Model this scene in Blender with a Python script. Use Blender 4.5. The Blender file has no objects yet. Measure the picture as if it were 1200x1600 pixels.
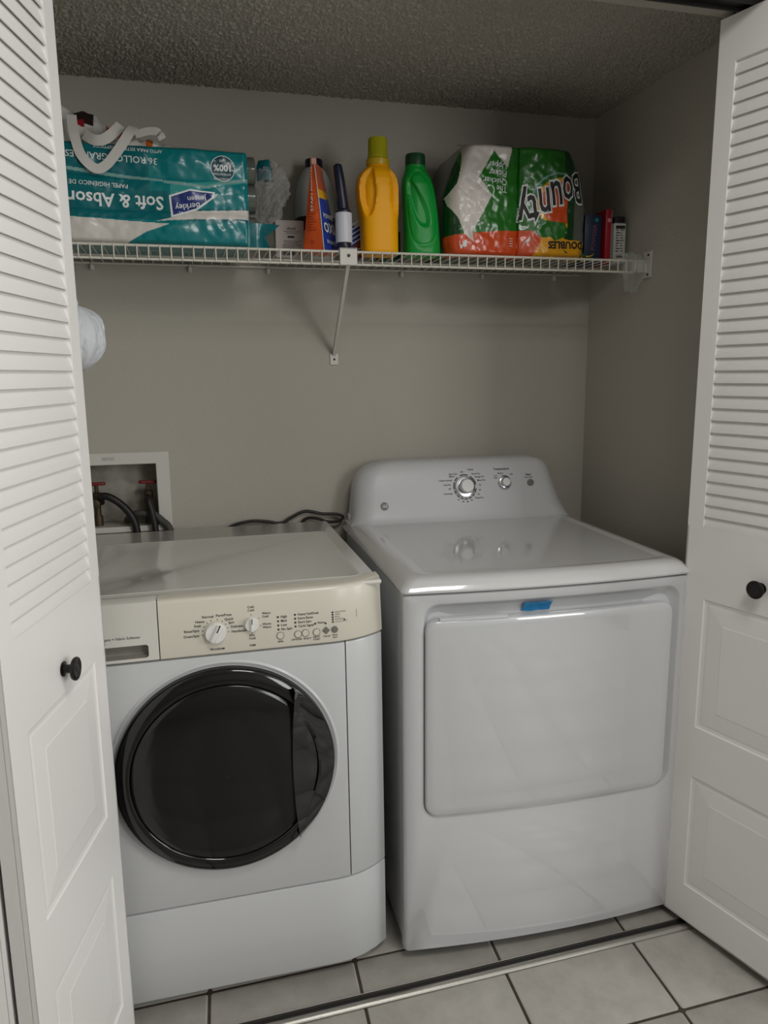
import bpy, bmesh, math, random
from mathutils import Vector, Matrix, noise
random.seed(7)
C = bpy.context.scene.collection
PI = math.pi

# ------------------------------------------------------------------ camera, world, light, exposure
def setup():
    cam_data = bpy.data.cameras.new('camera')
    cam = bpy.data.objects.new('camera', cam_data); C.objects.link(cam)
    yaw, pitch, roll = -0.2527, -0.1819, -0.0095
    f = Vector((-math.sin(yaw)*math.cos(pitch), math.cos(yaw)*math.cos(pitch), math.sin(pitch)))
    rt = Vector((math.cos(yaw), math.sin(yaw), 0)); up = rt.cross(f)
    c, s = math.cos(roll), math.sin(roll)
    r2 = c*rt + s*up; u2 = -s*rt + c*up
    m = Matrix.Identity(4)
    for i in range(3):
        m[i][0] = r2[i]; m[i][1] = u2[i]; m[i][2] = -f[i]
    m.translation = Vector((-0.4311, -1.3766, 1.3406))
    cam.matrix_world = m
    cam_data.sensor_fit = 'VERTICAL'; cam_data.sensor_height = 24.0
    cam_data.lens = 24.0*1168.4/1600.0; cam_data.clip_start = 0.02
    bpy.context.scene.camera = cam
    w = bpy.data.worlds.new('room_ambient'); bpy.context.scene.world = w; w.use_nodes = True
    bg = w.node_tree.nodes['Background']
    bg.inputs[0].default_value = (0.98, 0.98, 1.0, 1); bg.inputs[1].default_value = 0.02
    def area(name, loc, target, sx, sy, power, col, spread=180):
        l = bpy.data.lights.new(name, 'AREA'); l.shape = 'RECTANGLE'; l.size = sx; l.size_y = sy
        l.energy = power; l.color = col; l.spread = math.radians(spread)
        o = bpy.data.objects.new(name, l); C.objects.link(o); o.location = loc
        o.rotation_euler = (Vector(target)-Vector(loc)).to_track_quat('-Z', 'Y').to_euler()
    area('window_light', (1.65, -3.2, 1.65), (-0.1, 0.5, 1.1), 0.8, 1.3, 24, (1.0, 1.0, 1.0))
    area('ceiling_lamp_light', (0.2, -1.2, 2.42), (0.2, -1.2, 0), 0.6, 0.6, 15.5, (1.0, 0.985, 0.96))
    area('side_window_light', (2.55, -1.6, 1.4), (0, -0.6, 1.2), 1.2, 1.2, 36, (0.98, 1.0, 1.0))
    sc = bpy.context.scene
    vs = sc.view_settings
    vs.view_transform = 'Standard'; vs.look = 'None'; vs.gamma = 1.0; vs.use_curve_mapping = False
    vs.exposure = 0.0
    sc.cycles.use_denoising = True
    sc.cycles.max_bounces = 10; sc.cycles.transparent_max_bounces = 16
setup()

# ------------------------------------------------------------------ materials
def S(r, g, b):
    def l(v):
        v /= 255.0
        return v/12.92 if v <= 0.04045 else ((v+0.055)/1.055)**2.4
    return (l(r), l(g), l(b), 1)
def mat(name, col, rough=0.5, metal=0.0, coat=0.0, spec=0.5, bump=None, var=None, alpha=1.0, trans=0.0, sss=None):
    """bump=(scale, strength, detail); var=(scale, amount) mottles the base colour"""
    m = bpy.data.materials.new(name); m.use_nodes = True
    nt = m.node_tree; p = nt.nodes['Principled BSDF']
    p.inputs['Base Color'].default_value = col
    p.inputs['Roughness'].default_value = rough; p.inputs['Metallic'].default_value = metal
    p.inputs['Coat Weight'].default_value = coat; p.inputs['Coat Roughness'].default_value = 0.06
    p.inputs['Specular IOR Level'].default_value = spec
    p.inputs['Alpha'].default_value = alpha; p.inputs['Transmission Weight'].default_value = trans
    tc = nt.nodes.new('ShaderNodeTexCoord')
    if var:
        n = nt.nodes.new('ShaderNodeTexNoise'); n.inputs['Scale'].default_value = var[0]
        n.inputs['Detail'].default_value = 6; n.inputs['Roughness'].default_value = 0.65
        nt.links.new(tc.outputs['Object'], n.inputs['Vector'])
        r = nt.nodes.new('ShaderNodeValToRGB')
        a = var[1]
        r.color_ramp.elements[0].position = 0.3; r.color_ramp.elements[1].position = 0.7
        r.color_ramp.elements[0].color = (col[0]*(1-a), col[1]*(1-a), col[2]*(1-a*1.1), 1)
        r.color_ramp.elements[1].color = (col[0]*(1+a), col[1]*(1+a), col[2]*(1+a), 1)
        nt.links.new(n.outputs['Fac'], r.inputs['Fac']); nt.links.new(r.outputs['Color'], p.inputs['Base Color'])
    if bump:
        n = nt.nodes.new('ShaderNodeTexNoise'); n.inputs['Scale'].default_value = bump[0]
        n.inputs['Detail'].default_value = bump[2] if len(bump) > 2 else 2
        nt.links.new(tc.outputs['Object'], n.inputs['Vector'])
        b = nt.nodes.new('ShaderNodeBump'); b.inputs['Strength'].default_value = bump[1]; b.inputs['Distance'].default_value = 0.004
        nt.links.new(n.outputs['Fac'], b.inputs['Height'])
        nt.links.new(b.outputs['Normal'], p.inputs['Normal'])
        if coat: nt.links.new(b.outputs['Normal'], p.inputs['Coat Normal'])
    return m
def film_mat(name, tint, opacity, rough=0.12):
    m = bpy.data.materials.new(name); m.use_nodes = True
    nt = m.node_tree; nt.nodes.clear()
    out = nt.nodes.new('ShaderNodeOutputMaterial'); mx = nt.nodes.new('ShaderNodeMixShader')
    tr = nt.nodes.new('ShaderNodeBsdfTransparent'); pb = nt.nodes.new('ShaderNodeBsdfPrincipled')
    pb.inputs['Base Color'].default_value = tint; pb.inputs['Roughness'].default_value = rough
    tc = nt.nodes.new('ShaderNodeTexCoord'); n = nt.nodes.new('ShaderNodeTexNoise'); n.inputs['Scale'].default_value = 45
    nt.links.new(tc.outputs['Object'], n.inputs['Vector'])
    b = nt.nodes.new('ShaderNodeBump'); b.inputs['Strength'].default_value = 0.6; b.inputs['Distance'].default_value = 0.004
    nt.links.new(n.outputs['Fac'], b.inputs['Height']); nt.links.new(b.outputs['Normal'], pb.inputs['Normal'])
    lw = nt.nodes.new('ShaderNodeLayerWeight'); lw.inputs['Blend'].default_value = 0.35
    mr = nt.nodes.new('ShaderNodeMapRange'); mr.inputs['To Min'].default_value = opacity; mr.inputs['To Max'].default_value = min(1, opacity+0.5)
    nt.links.new(lw.outputs['Facing'], mr.inputs['Value'])
    nt.links.new(mr.outputs['Result'], mx.inputs['Fac'])
    nt.links.new(tr.outputs[0], mx.inputs[1]); nt.links.new(pb.outputs[0], mx.inputs[2]); nt.links.new(mx.outputs[0], out.inputs[0])
    return m

M = {}
M['wall'] = mat('wall_paint', S(180, 175, 164), 0.75, spec=0.3, bump=(160, 0.25, 3))
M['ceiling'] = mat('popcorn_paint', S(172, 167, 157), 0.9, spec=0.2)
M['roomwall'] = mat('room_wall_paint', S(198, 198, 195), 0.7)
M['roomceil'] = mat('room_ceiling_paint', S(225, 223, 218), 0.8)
M['soffit'] = mat('soffit_paint', S(170, 164, 154), 0.7, spec=0.3)
M['door'] = mat('door_paint', S(240, 238, 235), 0.40, bump=(90, 0.07, 3))
M['slat'] = mat('slat_paint', S(240, 238, 235), 0.40, bump=(120, 0.06, 2))
M['knob_black'] = mat('aged_black_metal', S(30, 28, 27), 0.35, metal=0.4, bump=(200, 0.1))
M['tile'] = mat('ceramic_tile', S(166, 162, 155), 0.42, spec=0.4, var=(14, 0.13), bump=(60, 0.10, 4))
M['grout'] = mat('dark_grout', S(74, 66, 58), 0.95, spec=0.1, var=(40, 0.2))
M['alu'] = mat('aluminium', S(160, 157, 150), 0.38, metal=0.95, bump=(150, 0.08))
M['black'] = mat('black_channel', S(22, 20, 19), 0.6)
M['enamel'] = mat('white_enamel', S(193, 194, 195), 0.25, coat=1.0)
M['enamel'].node_tree.nodes['Principled BSDF'].inputs['Coat IOR'].default_value = 1.75
M['enamel'].node_tree.nodes['Principled BSDF'].inputs['Coat Roughness'].default_value = 0.04
M['console'] = mat('console_plastic', S(200, 201, 202), 0.38, spec=0.4)
M['lid'] = mat('lid_enamel', S(200, 200, 199), 0.14, coat=0.8)
M['washer_white'] = mat('washer_enamel', S(195, 196, 196), 0.28, coat=0.2)
M['cream'] = mat('cream_plastic', S(208, 203, 188), 0.33, coat=0.1)
M['cream2'] = mat('pale_plastic', S(205, 202, 194), 0.36)
M['washer_top'] = mat('washer_top_enamel', S(205, 203, 196), 0.16, coat=0.3, bump=(9, 0.03))
M['grey_in'] = mat('grey_recess', S(140, 137, 128), 0.5)
M['gloss_black'] = mat('gloss_black_plastic', S(9, 9, 9), 0.09, coat=0.3)
M['glass_dark'] = mat('dark_door_glass', S(13, 13, 12), 0.16, coat=0.1, bump=(7, 0.04))
M['smoke'] = mat('smoky_handle_plastic', S(16, 16, 17), 0.06, coat=0.6)
M['chrome'] = mat('chrome', S(205, 205, 208), 0.14, metal=1.0)
M['knob_white'] = mat('knob_plastic', S(224, 223, 219), 0.3)
M['ink'] = mat('black_print', S(28, 27, 26), 0.6)
M['ink_grey'] = mat('grey_print', S(112, 109, 102), 0.6)
M['gasket'] = mat('dark_gap', S(30, 30, 30), 0.8)
M['dk_side'] = mat('dryer_side_enamel', S(196, 198, 200), 0.3, coat=0.1)
M['tape'] = mat('blue_tape', S(40, 130, 185), 0.25, bump=(60, 0.5))
M['wire'] = mat('white_coated_wire', S(214, 210, 198), 0.4)
M['bracket'] = mat('white_bracket', S(214, 210, 203), 0.5)
M['screw'] = mat('dark_screw', S(50, 46, 42), 0.4, metal=0.6)
M['teal'] = mat('teal_film', S(0, 119, 123), 0.25, coat=0.2, bump=(28, 0.35, 3))
M['teal_l'] = mat('pale_teal_film', S(60, 150, 146), 0.25, coat=0.2, bump=(28, 0.35, 3))
M['teal_d'] = mat('deep_teal_film', S(0, 100, 107), 0.25, coat=0.2, bump=(28, 0.35, 3))
M['paper'] = mat('white_paper_rolls', S(205, 200, 192), 0.4, coat=0.25, bump=(35, 0.35, 3))
M['seam'] = mat('pale_film_seam', S(124, 164, 160), 0.25, coat=0.2, bump=(60, 0.5))
M['navy'] = mat('navy_print', S(22, 42, 112), 0.3, coat=0.2)
M['white_print'] = mat('white_print', S(222, 226, 224), 0.35)
M['ribbon'] = mat('white_ribbon', S(205, 202, 196), 0.6)
M['orange_print'] = mat('orange_print', S(196, 92, 24), 0.4)
M['dark_print'] = mat('dark_print', S(38, 24, 26), 0.4)
M['film'] = film_mat('clear_film', (0.62, 0.62, 0.6, 1), 0.10, 0.08)
M['film2'] = film_mat('clear_sheet', (0.55, 0.6, 0.56, 1), 0.2, 0.08)
M['bag'] = mat('white_bag_plastic', S(218, 221, 226), 0.5, bump=(40, 0.6, 4))
M['yellow'] = mat('yellow_plastic', S(252, 176, 0), 0.45, spec=0.3)
M['lime'] = mat('yellow_green_cap', S(176, 172, 22), 0.35)
M['green'] = mat('green_plastic', S(4, 150, 54), 0.34, spec=0.4)
M['dk_green'] = mat('dark_green_cap', S(12, 66, 34), 0.4)
M['jug'] = mat('translucent_white_plastic', S(176, 180, 178), 0.3)
M['navy_cap'] = mat('navy_plastic', S(16, 22, 46), 0.35)
M['orange'] = mat('orange_film', S(214, 84, 24), 0.3, coat=0.3, bump=(40, 0.3, 3))
M['blue'] = mat('blue_film', S(24, 64, 160), 0.3, coat=0.3, bump=(40, 0.3, 3))
M['yellow_print'] = mat('yellow_print', S(236, 178, 24), 0.4)
M['carton'] = mat('pale_carton', S(186, 176, 172), 0.6)
M['lint_paper'] = mat('white_roll_paper', S(206, 208, 216), 0.4)
M['bgreen'] = mat('leaf_green_film', S(34, 108, 30), 0.25, coat=0.3, bump=(24, 0.45, 4))
M['bdgreen'] = mat('deep_green_film', S(14, 62, 26), 0.25, coat=0.3, bump=(24, 0.45, 4))
M['bwhite'] = mat('white_towel_film', S(205, 198, 190), 0.35, coat=0.25, bump=(24, 0.4, 4))
M['borange'] = mat('orange_band_film', S(206, 74, 26), 0.28, coat=0.3, bump=(24, 0.4, 4))
M['byellow'] = mat('yellow_band_film', S(226, 160, 26), 0.28, coat=0.3, bump=(24, 0.4, 4))
M['clearend'] = mat('dim_clear_film', S(88, 92, 84), 0.16, coat=0.4, bump=(24, 0.6, 4))
M['dk_navy'] = mat('navy_carton', S(12, 34, 62), 0.45)
M['red'] = mat('red_carton', S(150, 16, 34), 0.4)
M['rubber'] = mat('black_rubber', S(20, 19, 18), 0.5)
M['grey_hose'] = mat('grey_hose', S(70, 68, 64), 0.55)
M['brass'] = mat('tarnished_brass', S(78, 66, 50), 0.55, metal=0.6)
M['valve_red'] = mat('red_valve_handle', S(116, 22, 24), 0.5)
M['box_in'] = mat('grimy_box_inside', S(150, 147, 138), 0.7, var=(9, 0.45))
M['box_white'] = mat('white_box_plastic', S(206, 203, 196), 0.5)

# ------------------------------------------------------------------ mesh helpers
def link(o, parent=None):
    C.objects.link(o)
    if parent is not None: o.parent = parent
    return o
def mesh(name, verts, faces, mats, parent=None, smooth=True, mi=None, sharp=None):
    me = bpy.data.meshes.new(name); me.from_pydata([tuple(v) for v in verts], [], faces)
    if not isinstance(mats, (list, tuple)): mats = [mats]
    for m in mats: me.materials.append(m)
    if mi:
        me.polygons.foreach_set('material_index', mi)
    bm = bmesh.new(); bm.from_mesh(me); bmesh.ops.recalc_face_normals(bm, faces=bm.faces); bm.to_mesh(me); bm.free()
    if smooth:
        me.polygons.foreach_set('use_smooth', [True]*len(me.polygons))
        if sharp: me.set_sharp_from_angle(angle=math.radians(sharp))
    me.update()
    return link(bpy.data.objects.new(name, me), parent)
def thing(name, label, cat, loc=(0, 0, 0), rz=0.0, group=None):
    o = bpy.data.objects.new(name, None); o.empty_display_size = 0.05
    C.objects.link(o); o.location = loc; o.rotation_euler = (0, 0, rz)
    return tag(o, label, cat, group)
def tag(o, label, cat, group=None):
    o['label'] = label; o['category'] = cat
    if group: o['group'] = group
    return o
def struct(o, label=None):
    o['kind'] = 'structure'
    if label: o['label'] = label
    return o
def lab(o, label):
    o['label'] = label; return o
class MB:
    """collects simple shapes into one mesh"""
    def __init__(s): s.v = []; s.f = []
    def add(s, v, f):
        n = len(s.v); s.v += [Vector(p) for p in v]; s.f += [[i+n for i in q] for q in f]; return s
    def box(s, x0, x1, y0, y1, z0, z1, bev=0.0, seg=2):
        bm = bmesh.new(); bmesh.ops.create_cube(bm, size=1)
        for v in bm.verts:
            v.co = Vector(((x0+x1)/2+v.co.x*(x1-x0), (y0+y1)/2+v.co.y*(y1-y0), (z0+z1)/2+v.co.z*(z1-z0)))
        if bev > 0:
            bmesh.ops.bevel(bm, geom=bm.edges[:], offset=bev, segments=seg, profile=0.5, affect='EDGES')
        bm.verts.ensure_lookup_table(); bm.verts.index_update()
        s.add([v.co.copy() for v in bm.verts], [[v.index for v in f.verts] for f in bm.faces]); bm.free(); return s
    def tube(s, path, r, n=8, cap=True):
        path = [Vector(p) for p in path]
        rings = []; up = None
        for i, p in enumerate(path):
            t = (path[min(i+1, len(path)-1)]-path[max(i-1, 0)]).normalized()
            if up is None:
                up = t.cross(Vector((0, 0, 1)))
                if up.length < 0.1: up = t.cross(Vector((1, 0, 0)))
                up.normalize()
            up = (up - t*up.dot(t)).normalized(); b = t.cross(up)
            rr = r[i] if isinstance(r, (list, tuple)) else r
            rings.append([p + rr*(math.cos(2*PI*k/n)*up + math.sin(2*PI*k/n)*b) for k in range(n)])
        return s.loft(rings, cap, cap)
    def loft(s, rings, cap0=False, cap1=False, closed=True):
        n = len(rings[0]); v = [p for r in rings for p in r]; f = []
        for i in range(len(rings)-1):
            for k in range(n if closed else n-1):
                a = i*n+k; b = i*n+(k+1) % n
                f.append([a, b, b+n, a+n])
        if cap0: f.append(list(range(n))[::-1])
        if cap1: f.append([(len(rings)-1)*n+k for k in range(n)])
        return s.add(v, f)
    def lathe(s, prof, axis='z', origin=(0, 0, 0), n=32, cap0=True, cap1=True):
        """prof: list of (radius, height along the axis)"""
        o = Vector(origin); rings = []
        for r, h in prof:
            ring = []
            for k in range(n):
                a = 2*PI*k/n; c_, s_ = r*math.cos(a), r*math.sin(a)
                if axis == 'z': p = Vector((c_, s_, h))
                elif axis == 'y': p = Vector((c_, h, s_))
                else: p = Vector((h, c_, s_))
                ring.append(o+p)
            rings.append(ring)
        return s.loft(rings, cap0, cap1)
    def build(s, name, m, parent=None, smooth=True, sharp=35):
        return mesh(name, s.v, s.f, m, parent, smooth, None, sharp)
def rrect(x0, x1, z0, z1, r, nc=6, ns=6):
    """rounded rectangle, constant point count: 4*(nc+ns)"""
    r = max(min(r, (x1-x0)/2-1e-4, (z1-z0)/2-1e-4), 1e-5)
    pts = []
    cs = [(x1-r, z1-r, 0), (x0+r, z1-r, PI/2), (x0+r, z0+r, PI), (x1-r, z0+r, 3*PI/2)]
    for ci, (cx, cz, a0) in enumerate(cs):
        for k in range(nc):
            a = a0 + (PI/2)*k/(nc-1)
            pts.append((cx+r*math.cos(a), cz+r*math.sin(a)))
        nx, nz, na = cs[(ci+1) % 4]
        p1 = pts[-1]; p2 = (nx+r*math.cos(na), nz+r*math.sin(na))
        for k in range(1, ns+1):
            t = k/(ns+1); pts.append((p1[0]+(p2[0]-p1[0])*t, p1[1]+(p2[1]-p1[1])*t))
    return pts
def curve_pts(pts, n=8):
    """Catmull-Rom through the points"""
    P = [Vector(p) for p in pts]; out = []
    for i in range(len(P)-1):
        p0 = P[max(i-1, 0)]; p1 = P[i]; p2 = P[i+1]; p3 = P[min(i+2, len(P)-1)]
        for k in range(n):
            t = k/n
            out.append(0.5*((2*p1)+(p2-p0)*t+(2*p0-5*p1+4*p2-p3)*t*t+(3*p1-p0-3*p2+p3)*t**3))
    out.append(P[-1]); return out
def text_geo(body, size, bold=0.0, align='CENTER', space=1.0, shear=0.0):
    cu = bpy.data.curves.new('lettering', 'FONT'); cu.body = body; cu.size = size; cu.offset = bold*size
    cu.align_x = align; cu.align_y = 'CENTER'; cu.resolution_u = 2; cu.space_character = space; cu.shear = shear
    o = bpy.data.objects.new('lettering', cu); C.objects.link(o)
    bpy.context.view_layer.update()
    dg = bpy.context.evaluated_depsgraph_get()
    me = bpy.data.meshes.new_from_object(o.evaluated_get(dg))
    v = [p.co.copy() for p in me.vertices]; f = [list(p.vertices) for p in me.polygons]
    bpy.data.objects.remove(o); bpy.data.curves.remove(cu); bpy.data.meshes.remove(me)
    return v, f
class Print:
    """several lines of lettering or marks on one surface, one mesh: surf(u, v) -> point; refine = longest edge, for curved surfaces"""
    def __init__(s, surf, refine=0): s.surf = surf; s.v = []; s.f = []; s.refine = refine
    def put(s, pts, faces):
        n = len(s.v); s.v += pts; s.f += [[i+n for i in q] for q in faces]; return s
    def text(s, body, u, v, size, bold=0.0, align='CENTER', flip=False, space=1.0, rot=0.0, sx=1.0, shear=0.0):
        tv, tf = text_geo(body, size, bold, align, space, shear)
        c_, s_ = math.cos(rot), math.sin(rot); k = -1 if flip else 1
        return s.put([(u+k*(p.x*sx*c_-p.y*s_), v+k*(p.x*sx*s_+p.y*c_)) for p in tv], tf)
    def disc(s, u, v, r, n=20, r0=0.0):
        P = lambda rr: [(u+rr*math.cos(2*PI*k/n), v+rr*math.sin(2*PI*k/n)) for k in range(n)]
        if r0 <= 0: return s.put(P(r), [list(range(n))])
        return s.put(P(r)+P(r0), [[k, (k+1) % n, n+(k+1) % n, n+k] for k in range(n)])
    def arc(s, u, v, r0, r1, a0, a1, n=12):
        pts = []
        for k in range(n+1):
            a = a0+(a1-a0)*k/n
            pts += [(u+r0*math.cos(a), v+r0*math.sin(a)), (u+r1*math.cos(a), v+r1*math.sin(a))]
        return s.put(pts, [[2*k, 2*k+1, 2*k+3, 2*k+2] for k in range(n)])
    def quad(s, u0, u1, v0, v1): return s.put([(u0, v0), (u1, v0), (u1, v1), (u0, v1)], [[0, 1, 2, 3]])
    def poly(s, pts): return s.put([tuple(p) for p in pts], [list(range(len(pts)))])
    def build(s, name, m, parent):
        me = bpy.data.meshes.new(name); me.from_pydata([(p[0], p[1], 0) for p in s.v], [], s.f)
        if s.refine:
            bm = bmesh.new(); bm.from_mesh(me)
            for _ in range(7):
                bmesh.ops.triangulate(bm, faces=bm.faces)
                e = [q for q in bm.edges if q.calc_length() > s.refine]
                if not e: break
                bmesh.ops.subdivide_edges(bm, edges=e, cuts=1)
            bmesh.ops.triangulate(bm, faces=bm.faces); bm.to_mesh(me); bm.free()
        for p in me.vertices: p.co = s.surf(p.co.x, p.co.y)
        me.materials.append(m); me.update()
        return link(bpy.data.objects.new(name, me), parent)
def inside(px, py, poly):
    r = False; j = len(poly)-1
    for i in range(len(poly)):
        xi, yi = poly[i]; xj, yj = poly[j]
        if (yi > py) != (yj > py) and px < (xj-xi)*(py-yi)/(yj-yi)+xi: r = not r
        j = i
    return r
def sm(a, b, x):
    t = max(0.0, min(1.0, (x-a)/(b-a))); return t*t*(3-2*t)
def ns(x, y, z): return noise.noise(Vector((x, y, z)))

# ------------------------------------------------------------------ room shell
XL, XR, YB, H = -0.77, 0.829, 0.854, 2.109
# back wall with the opening for the valve box
ox0, ox1, oz0, oz1 = -0.742, -0.528, 0.915, 1.098
b = MB()
b.box(XL-0.1, ox0, YB, YB+0.1, 0, H+0.1); b.box(ox1, XR+0.1, YB, YB+0.1, 0, H+0.1)
b.box(ox0, ox1, YB, YB+0.1, 0, oz0); b.box(ox0, ox1, YB, YB+0.1, oz1, H+0.1)
struct(b.build('wall_back', M['wall'], smooth=False), 'warm grey painted back wall of the laundry closet')
struct(MB().box(XR, XR+0.1, 0.06, YB+0.1, 0, H+0.1).build('wall_right', M['wall'], smooth=False), 'shaded warm grey right side wall of the closet')
struct(MB().box(XL-0.1, XL, 0.06, YB+0.1, 0, H+0.1).build('wall_left', M['wall'], smooth=False), 'grey left side wall of the closet behind the left door')
# front walls beside the opening and the header above it
struct(MB().box(-2.25, XL-0.012, -0.06, 0.06, 0, 2.6).box(XR+0.012, 2.65, -0.06, 0.06, 0, 2.6).build('wall_front', M['wall'], smooth=False), 'grey wall on both sides of the closet opening')
struct(MB().box(XL-0.012, XR+0.012, -0.06, 0.078, 2.05, 2.6, 0.003, 1).build('trim_1', M['soffit'], smooth=False), 'smooth painted header above the closet opening')
struct(MB().box(XL-0.012, XL, -0.065, 0.06, 0, 2.05, 0.002, 1).build('trim_2', M['door'], smooth=False), 'white jamb at the left of the opening')
struct(MB().box(XR, XR+0.012, -0.065, 0.06, 0, 2.05, 0.002, 1).build('trim_3', M['door'], smooth=False), 'white jamb at the right of the opening')
# the room in front of the closet
struct(MB().box(-2.3, -2.2, -3.5, 0.06, 0, 2.6).build('wall_far_left', M['roomwall'], smooth=False))
struct(MB().box(2.6, 2.7, -3.5, 0.06, 0, 2.6).build('wall_far_right', M['roomwall'], smooth=False))
struct(MB().box(-2.3, 2.7, -3.6, -3.5, 0, 2.6).build('wall_rear', M['roomwall'], smooth=False))
struct(MB().box(-2.3, 2.7, -3.6, -0.06, 2.45, 2.6).build('ceiling', M['roomceil'], smooth=False), 'plain white ceiling of the room in front of the closet')
# popcorn ceiling: real relief
def ceiling():
    x0, x1, y0, y1 = XL-0.02, XR+0.02, 0.07, YB+0.02
    st = 0.0023; nx = int((x1-x0)/st); ny = int((y1-y0)/st)
    v = []; f = []
    for j in range(ny+1):
        for i in range(nx+1):
            x = x0+(x1-x0)*i/nx; y = y0+(y1-y0)*j/ny
            h = ns(x*205, y*205, 0.3)*0.65+ns(x*360, y*360, 4.2)*0.45
            h = max(0, h+0.08)
            v.append((x, y, H-0.0062*min(1, h*2.0)))
    for j in range(ny):
        for i in range(nx):
            a = j*(nx+1)+i; f.append((a, a+1, a+nx+2, a+nx+1))
    n = len(v)
    v += [(x0, y0, H+0.1), (x1, y0, H+0.1), (x1, y1, H+0.1), (x0, y1, H+0.1)]
    f += [(n, n+1, n+2, n+3)]
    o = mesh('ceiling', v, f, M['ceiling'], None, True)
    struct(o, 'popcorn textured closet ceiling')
ceiling()
# floor: grout bed and single tiles (slightly off square to the track)
fl = struct(MB().box(-2.2, 2.6, -3.4, YB+0.1, -0.06, -0.0025).build('floor', M['grout'], smooth=False), 'pale grey ceramic tile floor with dark grout')
def tiles():
    p = 0.33; g = 0.0035; x0, y0 = 0.5195, -0.1995
    ex = Vector((1, 0.018, 0)); ey = Vector((0.045, 1, 0))
    proto = None
    for j in range(-9, 4):
        for i in range(-6, 5):
            c = Vector((x0, y0, 0))+ex*(i+0.5)*p+ey*(j+0.5)*p
            if c.y > YB+0.1: continue
            if proto is None:
                mb = MB(); k = p/2-g; rings = []
                for zz, ins in ((-0.006, 0), (-0.0012, 0), (0.0, 0.0016)):
                    rings.append([ex*x+ey*y+Vector((0, 0, zz)) for x, y in rrect(-k+ins, k-ins, -k+ins, k-ins, 0.004, 2, 0)])
                mb.loft(rings, False, True)
                proto = mb.build('tile', M['tile'], fl, True, 30); o = proto
            else:
                o = proto.copy(); C.objects.link(o)
            o.location = (c.x, c.y, random.uniform(-0.0004, 0.0004))
tiles()
# floor track
def track():
    t = thing('door_track', 'metal bifold door track across the tiles with a black channel', 'track', (0.17, 0.003, 0), 0.024)
    prof = [(-0.0165, 0.0), (-0.0160, 0.0035), (-0.0125, 0.0072), (-0.008, 0.009), (-0.003, 0.0092), (-0.0008, 0.008), (-0.0005, 0.002), (-0.0005, 0.0)]
    rings = [[Vector((x, y, z)) for y, z in prof] for x in (-0.93, 0.655)]
    MB().loft(rings, True, True).build('front_rail', M['alu'], t)
    MB().box(-0.93, 0.655, -0.0005, 0.0150, 0.0002, 0.002).build('channel_bed', M['black'], t, False)
    MB().box(-0.93, 0.655, 0.0150, 0.0166, 0.0, 0.0085, 0.0004, 1).build('rear_lip', M['alu'], t, False)
track()
# top track in the header
t = thing('overhead_door_track', 'dark metal bifold track under the closet header', 'track', (0.03, 0.012, 2.05))
MB().box(-0.79, 0.79, -0.016, 0.016, -0.003, 0.0).build('track_channel', M['screw'], t, False)
MB().box(-0.79, 0.79, -0.018, -0.0145, -0.010, 0.0, 0.0006, 1).build('track_flange', M['black'], t, False)
MB().box(-0.79, 0.79, 0.0145, 0.018, -0.010, 0.0, 0.0006, 1).build('track_flange', M['black'], t, False)

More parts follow.
